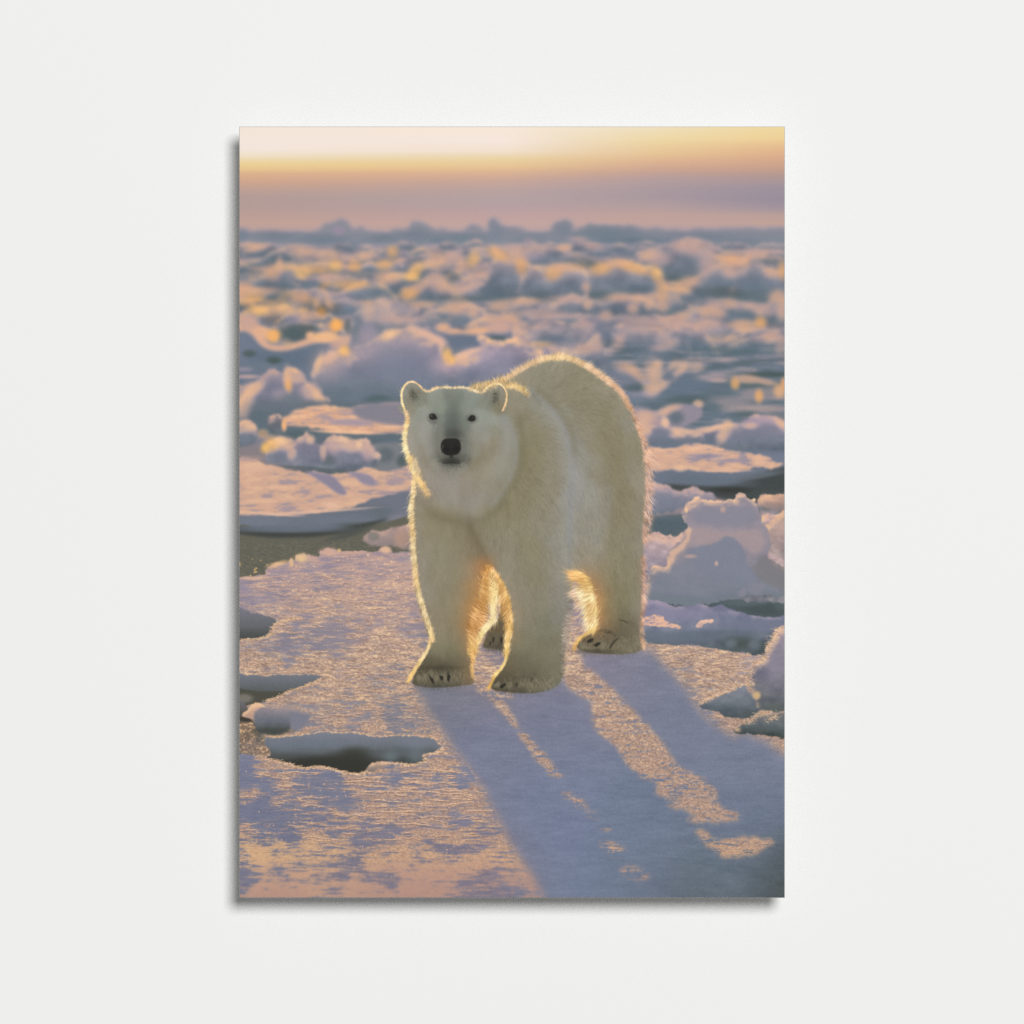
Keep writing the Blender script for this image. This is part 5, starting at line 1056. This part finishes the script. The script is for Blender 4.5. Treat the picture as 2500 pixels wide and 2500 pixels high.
# chest side, down the left leg
fur_edge(P('c', 200,60,185,200,168,330,172,460,182,600,194,760,208,920,228,1080,270,1250,320,1400,365,1540,385,1640), [112,125,140,128,120,118,116,112,110,100,96,95], D(3400), [7,9,10,10,10,10,10,10,9,9,9,7], [W2,W1,W1,W2,W1,W1,W2,W1,W1,W1,W2], a0=.36, spread=3, cj=36, base_in=8)
fur_edge(P('c', 205,60,190,200,176,340,180,480,190,640,200,800,214,960,240,1120,290,1310,350,1500), [125,130,140,130,125,124,120,116,112], D(1200), 9, [(170,138,100),(180,146,104),(170,138,100)], a0=.16, spread=5, cj=36, base_in=5)
fur_edge(P('d', 505,1150,495,1240,440,1340,390,1420,340,1500,290,1570,250,1640,215,1710), [118,130,132,130,125,122,120], D(1300), [7,6,6,6,8,10], [W2,(250,222,160),(250,218,150),(246,208,132),(236,190,110)], a0=.26, spread=2.2, cj=26, base_in=3)
# gap between the forelegs: left leg's inner fringe, mirrored by the right leg's
fur_edge(P('d', 1320,150,1300,250,1275,380,1240,520,1200,640,1160,760,1125,880,1110,1000,1104,1100,1100,1220,1096,1340), [75,48,40,36,34,34,36,40,46,55,65], D(4000), [10,16,21,23,23,23,22,18,15,12,8], [(226,166,86),(228,172,96),(234,186,112),(226,172,102),(210,152,86),(214,156,90),(234,190,120),(228,182,108)], a0=.32, spread=6, cj=44, base_in=4)
fur_edge(P('d', 1330,160,1400,240,1470,340,1530,450,1575,580,1600,720,1610,860,1604,1000,1585,1150,1570,1270,1562,1380), [95,110,122,126,124,118,112,106,100,98,98], D(3600), [9,16,20,20,18,16,14,12,11,9,6], [(216,158,86),(232,182,108),(236,190,116),(222,174,102),(236,192,116),W2,(240,200,116)], a0=.3, spread=4, cj=48, base_in=5)
fur_edge(P('d', 1360,200,1395,320,1405,450,1400,600,1390,740,1385,860), [90,92,92,96,105], D(800), [14,18,20,20,16], [W2,(252,226,156),(250,220,150),W1,W1], a0=.36, spread=5, cj=34)
fur_edge(P('d', 1400,860,1330,930,1260,1010,1220,1080,1190,1160), [150,140,130,120], D(900), [12,12,12,9], [W1,W1,(255,230,160),W2], a0=.42, spread=3, cj=30)
blob('d', 1395, 340, 40, 40, W1, a=.25, soft=.9); blob('d', 1390, 790, 44, 60, W1, a=.25, soft=.9); blob('d', 1210, 1110, 46, 40, (255,240,180), ang=-40, a=.35, soft=.9)
fur_edge(P('d', 1565,1370,1555,1440,1510,1520,1450,1590,1400,1660,1360,1740,1330,1800), [110,128,135,132,125,118], D(1000), [4,5,6,7,8], [(240,200,122),(246,214,136),(240,198,116),(226,176,92)], a0=.3, spread=1.8, cj=24, base_in=2)
fur_edge(P('d', 1100,1280,1096,1400,1092,1500,1092,1600,1110,1660), [50,48,60,70], D(700), [10,7,5,5], [(236,184,110),(226,176,110)], a0=.26, spread=3, cj=40)
# hind leg: bright tuft
fur_edge(P('e', 1030,200,1090,190,1140,240,1180,330,1206,440,1222,560,1224,660,1206,740), [200,190,170,150,140,132,125,118], D(3000), [14,18,21,23,22,18,14,9], [(224,164,92),(238,192,116),(250,220,150),W1,(250,220,146),W1,(246,204,120)], a0=.34, spread=5, cj=40, base_in=2)
fur_edge(P('e', 1060,300,1110,380,1150,480,1180,580,1196,680), [150,140,132,125], D(760), 18, [W1,(255,240,190),W1,W1], a0=.34, spread=7, cj=24)
fur_edge(P('e', 1010,330,1040,420,1080,500), [165,150], D(260), 14, (214,176,140), a0=.25, spread=4, cj=40)
fur_edge(P('e', 1200,750,1130,790,1075,830,1040,880,1020,930), [160,150,140,125], D(560), [5,7,8,10], [(238,198,120),(230,184,106),(222,172,98)], a0=.28, spread=2.4, cj=30)
fur_edge(P('d', 1310,180,1285,300,1255,420,1215,560,1175,700,1135,840,1112,980,1104,1100), [60,44,38,36,36,38,44], D(420), [14,20,22,22,20,14], (164,116,64), a0=.26, spread=8, cj=30)
fur_edge(P('d', 1360,200,1430,300,1500,420,1550,560,1580,720,1590,860,1580,1040), [112,122,125,120,112,104], D(320), [12,16,16,14,12], (168,120,70), a0=.26, spread=5, cj=30)
fur_edge(P('e', 1040,230,1100,240,1150,320,1186,430,1206,560,1208,680), [190,165,145,135,125], D(320), [16,20,20,16], (184,132,72), a0=.26, spread=7, cj=30)
# right hip and hind edge
fur_edge(P('e', 1722,-20,1722,100,1722,250,1724,400,1720,520,1710,620,1706,720,1712,820,1722,920), [58,52,48,52,60,66,62,58,60], D(1300), [10,11,12,12,11,9,8,8,8], [(212,160,130),(214,164,134),(216,168,134),(220,168,126)], a0=.2, spread=3, cj=42, clump=1.2, jit=.2)
fur_edge(P('b', 1600,612,1640,704,1668,796,1696,880,1722,960,1740,1050,1752,1150,1760,1260,1766,1380,1764,1500,1756,1620,1750,1740,1742,1840,1736,1940), [62,60,56,50,46,46,50,52,55,58,60,56,60,62], D(2300), [8,9,10,11,12,12,12,12,11,11,11,11,10], [(214,166,132),(214,164,128),(218,170,138),(220,172,144),(220,170,144),(214,164,138)], a0=.2, spread=3.5, cj=44, clump=1.2, jit=.2)
fur_edge(P('b', 1730,900,1770,1010,1790,1150,1800,1300,1800,1450,1790,1600,1785,1750,1770,1880), [50,48,52,56,60,60,64], D(800), 13, (222,176,148), a0=.22, spread=4, cj=40)
# back
fur_edge(P('b', 20,425,130,386,230,368,330,348,400,310,480,256,580,198,690,150,800,120,900,106), [-112,-108,-104,-112,-112,-108,-100,-92,-84], D(3800), [5,5,6,7,8,8,8,8,8], [(214,178,130),(230,192,140),(222,184,138),(224,188,146),(232,194,146),(240,204,146)], a0=.24, spread=3.5, cj=28, base_in=8, jit=.12)
fur_edge(P('b', 880,112,960,108,1060,136,1160,184,1260,246,1350,314,1440,386,1520,470,1580,570,1620,660), [-66,-52,-38,-26,-14,4,22,38,50], D(4000), [9,9,9,9,9,8,8,8,8], [(238,202,146),(232,194,146),(226,186,146),(228,184,146),(222,176,140),(216,168,130)], a0=.23, spread=4, cj=30, base_in=10, jit=.12)
0 and fur_edge(P('b', 380,330,480,280,580,225,690,180,800,150,920,140,1020,155,1120,190), [-100,-100,-98,-92,-84,-62,-42], D(1500), 16, (146,128,100), a0=.22, spread=7, cj=36, base_in=6)
# ridge of the shoulders
fur_edge(P('b', 380,400,440,400,500,418,560,448,610,490), [-92,-82,-66,-52,-40], D(900), [7,9,10,9,7], [(236,198,138),(240,206,146),(228,194,134),(196,170,128)], a0=.3, spread=3.5, cj=38, base_in=6)
fur_edge(P('b', 60,420,150,440,220,420,330,370,400,390), [-100,-96,-96], D(700), 9, (200,166,112), a0=.28, spread=6, cj=44)
# crown of the head and rims of the ears
fur_edge(P('a', 440,300,490,322,545,324,600,298,680,274,780,268,880,274,980,271,1080,278,1150,296,1220,326,1290,344,1345,322), [-60,-84,-100,-104,-98,-94,-90,-86,-80,-74,-80,-110], D(1300), [2.5,3,4,4,3.5,3,3,3,3,3,3,2.5], [(240,206,160),(236,200,150),(250,222,170),(246,214,164),(250,222,176),(244,206,160)], a0=.36, spread=1.5, cj=26, base_in=2.5)
fur_edge(P('a', 172,620,140,520,124,440,124,370,138,308,170,248,222,202,288,194,345,214,394,254,436,298), [190,185,180,190,215,235,262,285,310,318], D(1150), [3.5,3.5,3.5,3.5,3,2.6,2.6,2.6,2.4], [(255,226,160),(255,232,176),(255,222,158),(250,210,160),(240,200,150)], a0=.46, spread=.8, cj=22, base_in=1.5)
fur_edge(P('a', 1345,318,1395,266,1455,232,1530,219,1596,241,1644,294,1672,372,1669,450,1648,530,1610,625), [235,240,255,272,300,330,355,10,20,30], D(1000), [3,3,3,2.6,2.4,2.4,2.4,2.4,2], [(250,216,160),(255,228,170),(255,230,176),(250,208,150),(255,214,150),(240,190,150)], a0=.46, spread=.75, cj=22, base_in=1.5)
# soft right side of the near foreleg against the snow
fur_edge(P('e', 985,430,960,520,930,640,905,760,888,880,885,980,890,1100,886,1220), [30,28,25,20,15,12,20,35], D(1500), [9,12,14,12,9,7,6], [(130,126,118),(128,122,112),(124,118,104),(116,110,94),(108,104,88)], a0=.25, spread=3, cj=26)
fur_edge(P('e', 960,560,930,660,905,760,888,860), [22,18,10], D(160), 14, (214,186,164), a0=.22, spread=5, cj=30)
# ---------------------------------------------------------------- fine film grain over everything
gr = blur(RNG.normal(size=(CH, CW, 1)).astype(np.float32), .55); gr /= gr.std()
IMG += gr * np.interp(SY[:, 0], [310, 560, 700, 2191], [.5, .9, 1.6, 1.8]).astype(np.float32)[:, None, None]
IMG = np.clip(IMG, 0, 255)
# ================================================================ the place: wall, print, lamp
PX = 0.841 / (Y1 - Y0)                         # metres per picture unit (an A1 sheet)
sc = bpy.context.scene
coll = sc.collection
LUM = 1.0                                      # radiance of a perfectly white surface facing the camera


def material(name, rough=.7, spec=.2):
    m = bpy.data.materials.new(name); m.use_nodes = True
    b = m.node_tree.nodes['Principled BSDF']
    b.inputs['Roughness'].default_value = rough
    b.inputs['Specular IOR Level'].default_value = spec
    return m, m.node_tree.nodes, m.node_tree.links, b


def link(name, verts, faces, mat, parent=None):
    me = bpy.data.meshes.new(name); me.from_pydata(verts, [], faces); me.update()
    o = bpy.data.objects.new(name, me); me.materials.append(mat); coll.objects.link(o)
    if parent: o.parent = parent
    return o


def box(x0, x1, y0, y1, z0, z1):
    v = [(x, y, z) for x in (x0, x1) for y in (y0, y1) for z in (z0, z1)]
    f = [(0, 1, 3, 2), (4, 6, 7, 5), (0, 4, 5, 1), (2, 3, 7, 6), (0, 2, 6, 4), (1, 5, 7, 3)]
    return v, f


def pos(x, y):
    """picture units -> metres in the wall plane"""
    return (x - 1250) * PX, (1250 - y) * PX


# wall: matt white paint with a faint roller texture
mw, nd_, lk, bs = material('white_wall_paint', .85, .15)
tc = nd_.new('ShaderNodeTexCoord'); nz = nd_.new('ShaderNodeTexNoise'); nz.inputs['Scale'].default_value = 260; nz.inputs['Detail'].default_value = 4
bp = nd_.new('ShaderNodeBump'); bp.inputs['Strength'].default_value = .03; bp.inputs['Distance'].default_value = .0006
lk.new(tc.outputs['Object'], nz.inputs['Vector']); lk.new(nz.outputs['Fac'], bp.inputs['Height']); lk.new(bp.outputs['Normal'], bs.inputs['Normal'])
nz2 = nd_.new('ShaderNodeTexNoise'); nz2.inputs['Scale'].default_value = 1.4; nz2.inputs['Detail'].default_value = 3
cr = nd_.new('ShaderNodeValToRGB'); cr.color_ramp.elements[0].color = (.868, .870, .858, 1); cr.color_ramp.elements[1].color = (.880, .882, .872, 1)
lk.new(tc.outputs['Object'], nz2.inputs['Vector']); lk.new(nz2.outputs['Fac'], cr.inputs['Fac']); lk.new(cr.outputs['Color'], bs.inputs['Base Color'])
wall = link('wall', *box(-3.0, 3.0, 0, .12, -2.0, 2.2), mw)
wall['kind'] = 'structure'

# the print
GAP, THK = .036, .004                          # board stands off the wall on a hidden frame
art = bpy.data.objects.new('art_print', None); coll.objects.link(art)
art.location = (0, -GAP - THK, pos(0, Y1)[1])
art['label'] = 'unframed print of a polar bear on sea ice at sunset, hung on white wall'
art['category'] = 'art print'
art.empty_display_size = .2
bpy.context.view_layer.update()
ZB = art.location.z
YF = -GAP - THK
mb, _n, _l, bb = material('board_edge', .7, .2); bb.inputs['Base Color'].default_value = (.30, .29, .28, 1)
xa, za = pos(X0, Y1); xb, zb = pos(X1, Y0)
e = .0004
link('backing_board', *box(xa - e, xb + e, .0003, THK, -e, zb - ZB + e), mb, art)
v, f = [], []
for a, b_, c_, d_ in ((xa + .08, xb - .08, .08, .10), (xa + .08, xb - .08, zb - ZB - .10, zb - ZB - .08), (xa + .08, xa + .10, .10, zb - ZB - .10), (xb - .10, xb - .08, .10, zb - ZB - .10)):
    vv, ff = box(a, b_, THK, THK + GAP, c_, d_)
    f += [tuple(i + len(v) for i in q) for q in ff]; v += vv
link('hanging_frame', v, f, mb, art)

mp, nd_, lk, bs = material('print_ink', .55, .12)
at = nd_.new('ShaderNodeAttribute'); at.attribute_name = 'ink'
lk.new(at.outputs['Color'], bs.inputs['Base Color'])

s_ = IMG / 255.0
LIN = np.where(s_ <= .04045, s_ / 12.92, ((s_ + .055) / 1.055) ** 2.4).astype(np.float32)
LIN = np.clip(LIN * INK, 0, .97)

gx = np.linspace(xa, xb, CW, dtype=np.float32); gz = np.linspace(zb - ZB, 0, CH, dtype=np.float32)
FACE = np.zeros((CH - 1, CW - 1), np.int8)     # which printed part each little face belongs to
lab = np.ones((CH, CW), np.int8)               # 1 pack ice
lab[SY < 566] = 0                              # 0 sky
lab[floe > .5] = 2                             # 2 floe the bear stands on
blk = np.zeros((CH, CW), np.float32)
m, bx_ = mask(smooth(P('6', *BLK)), .6); blk[bx_[1]:bx_[3], bx_[0]:bx_[2]] = m
lab[(blk > .5) & (lab == 1)] = 3               # 3 tall white block
lab[bear > .5] = 4                             # 4 bear
for i_, pl in ((5, P('a', 532,700,548,672,585,662,615,672,636,702,652,738,620,752,580,756,545,742)), (6, P('a', 1098,752,1116,722,1135,696,1165,686,1200,694,1216,722,1210,756,1185,776,1150,780,1118,768)), (7, P('a', *NOSE)),
               (8, P('a', 160,600,124,480,112,380,130,310,168,246,222,200,290,192,350,212,400,254,436,298,460,330,420,400,340,500,260,590)),
               (9, P('a', 1290,344,1345,318,1395,264,1455,230,1530,216,1600,238,1650,294,1676,372,1673,450,1650,530,1615,622,1560,600,1480,520,1400,430,1330,380))):
    m, bx_ = mask(smooth(pl), .3)
    lab[bx_[1]:bx_[3], bx_[0]:bx_[2]][m > .5] = i_
FACE = lab[:-1, :-1]


def ink_mesh(name, k, parent, label=None):
    fy, fx = np.nonzero(FACE == k)
    a = fy * CW + fx
    quads = np.stack([a, a + CW, a + CW + 1, a + 1], 1)
    u, inv = np.unique(quads, return_inverse=True)
    inv = inv.reshape(-1).astype(np.int32)
    me = bpy.data.meshes.new(name)
    me.vertices.add(len(u)); me.loops.add(len(inv)); me.polygons.add(len(a))
    co = np.zeros((len(u), 3), np.float32); co[:, 0] = gx[u % CW]; co[:, 2] = gz[u // CW]
    me.vertices.foreach_set('co', co.ravel())
    me.loops.foreach_set('vertex_index', inv)
    me.polygons.foreach_set('loop_start', np.arange(0, len(inv), 4, dtype=np.int32))
    me.update(calc_edges=True)
    at_ = me.color_attributes.new('ink', 'FLOAT_COLOR', 'POINT')
    c4 = np.ones((len(u), 4), np.float32); c4[:, :3] = LIN.reshape(-1, 3)[u]
    at_.data.foreach_set('color', c4.ravel())
    me.materials.append(mp)
    o = bpy.data.objects.new(name, me); coll.objects.link(o); o.parent = parent
    if label: o['label'] = label
    return o


ink_mesh('printed_sky', 0, art, 'pale yellow sunset sky over a mauve band of haze')
ink_mesh('printed_pack_ice', 1, art, 'blurred field of broken ice lit pink and gold')
ink_mesh('printed_ice_floe', 2, art, 'sunlit snowy floe with melt holes and the long blue shadow of the bear')
ink_mesh('printed_ice_block', 3, art, 'tall jagged white ice block right of the bear')
bear_o = ink_mesh('printed_polar_bear', 4, art, 'cream polar bear facing the viewer with a golden rim of light')
ink_mesh('printed_eye', 5, bear_o); ink_mesh('printed_eye', 6, bear_o); ink_mesh('printed_nose', 7, bear_o)
ink_mesh('printed_ear', 8, bear_o); ink_mesh('printed_ear', 9, bear_o)

# lamp: one big soft source high on the right, far enough away to light the wall evenly
ld = bpy.data.lights.new('studio_lamp', 'AREA'); ld.shape = 'DISK'; ld.size = LAMP_SIZE; ld.energy = LAMP_W
lo = bpy.data.objects.new('studio_lamp', ld); coll.objects.link(lo)
from mathutils import Vector
dv = Vector((LAMP_DX, -1.0, LAMP_DZ)).normalized()
lo.location = dv * 40.0
lo.rotation_euler = dv.to_track_quat('Z', 'Y').to_euler()

# a weak lamp beside the camera fills the shadow a little
fd = bpy.data.lights.new('fill_lamp', 'AREA'); fd.shape = 'DISK'; fd.size = .25; fd.energy = FILL_W
fo = bpy.data.objects.new('fill_lamp', fd); coll.objects.link(fo); fo.location = (0, -14.0, 0); fo.rotation_euler = (math.radians(90), 0, 0)
w = bpy.data.worlds.new('World'); sc.world = w; w.use_nodes = True
bg = w.node_tree.nodes['Background']; bg.inputs['Color'].default_value = (1, 1, .99, 1); bg.inputs['Strength'].default_value = AMB

cam = bpy.data.cameras.new('camera'); cam.lens = 250; cam.sensor_width = 36; cam.clip_end = 100
co_ = bpy.data.objects.new('camera', cam); coll.objects.link(co_)
co_.location = (0, YF - 2500 * PX * 250 / 36, 0)
co_.rotation_euler = (math.radians(90), 0, 0)
sc.camera = co_
sc.view_settings.view_transform = 'Standard'; sc.view_settings.look = 'None'
sc.view_settings.exposure = 0; sc.view_settings.gamma = 1; sc.view_settings.use_curve_mapping = False
sc.render.engine = 'CYCLES'
sc.cycles.use_denoising = False
sc.cycles.max_bounces = 4
sc.render.resolution_x = sc.render.resolution_y = 1024
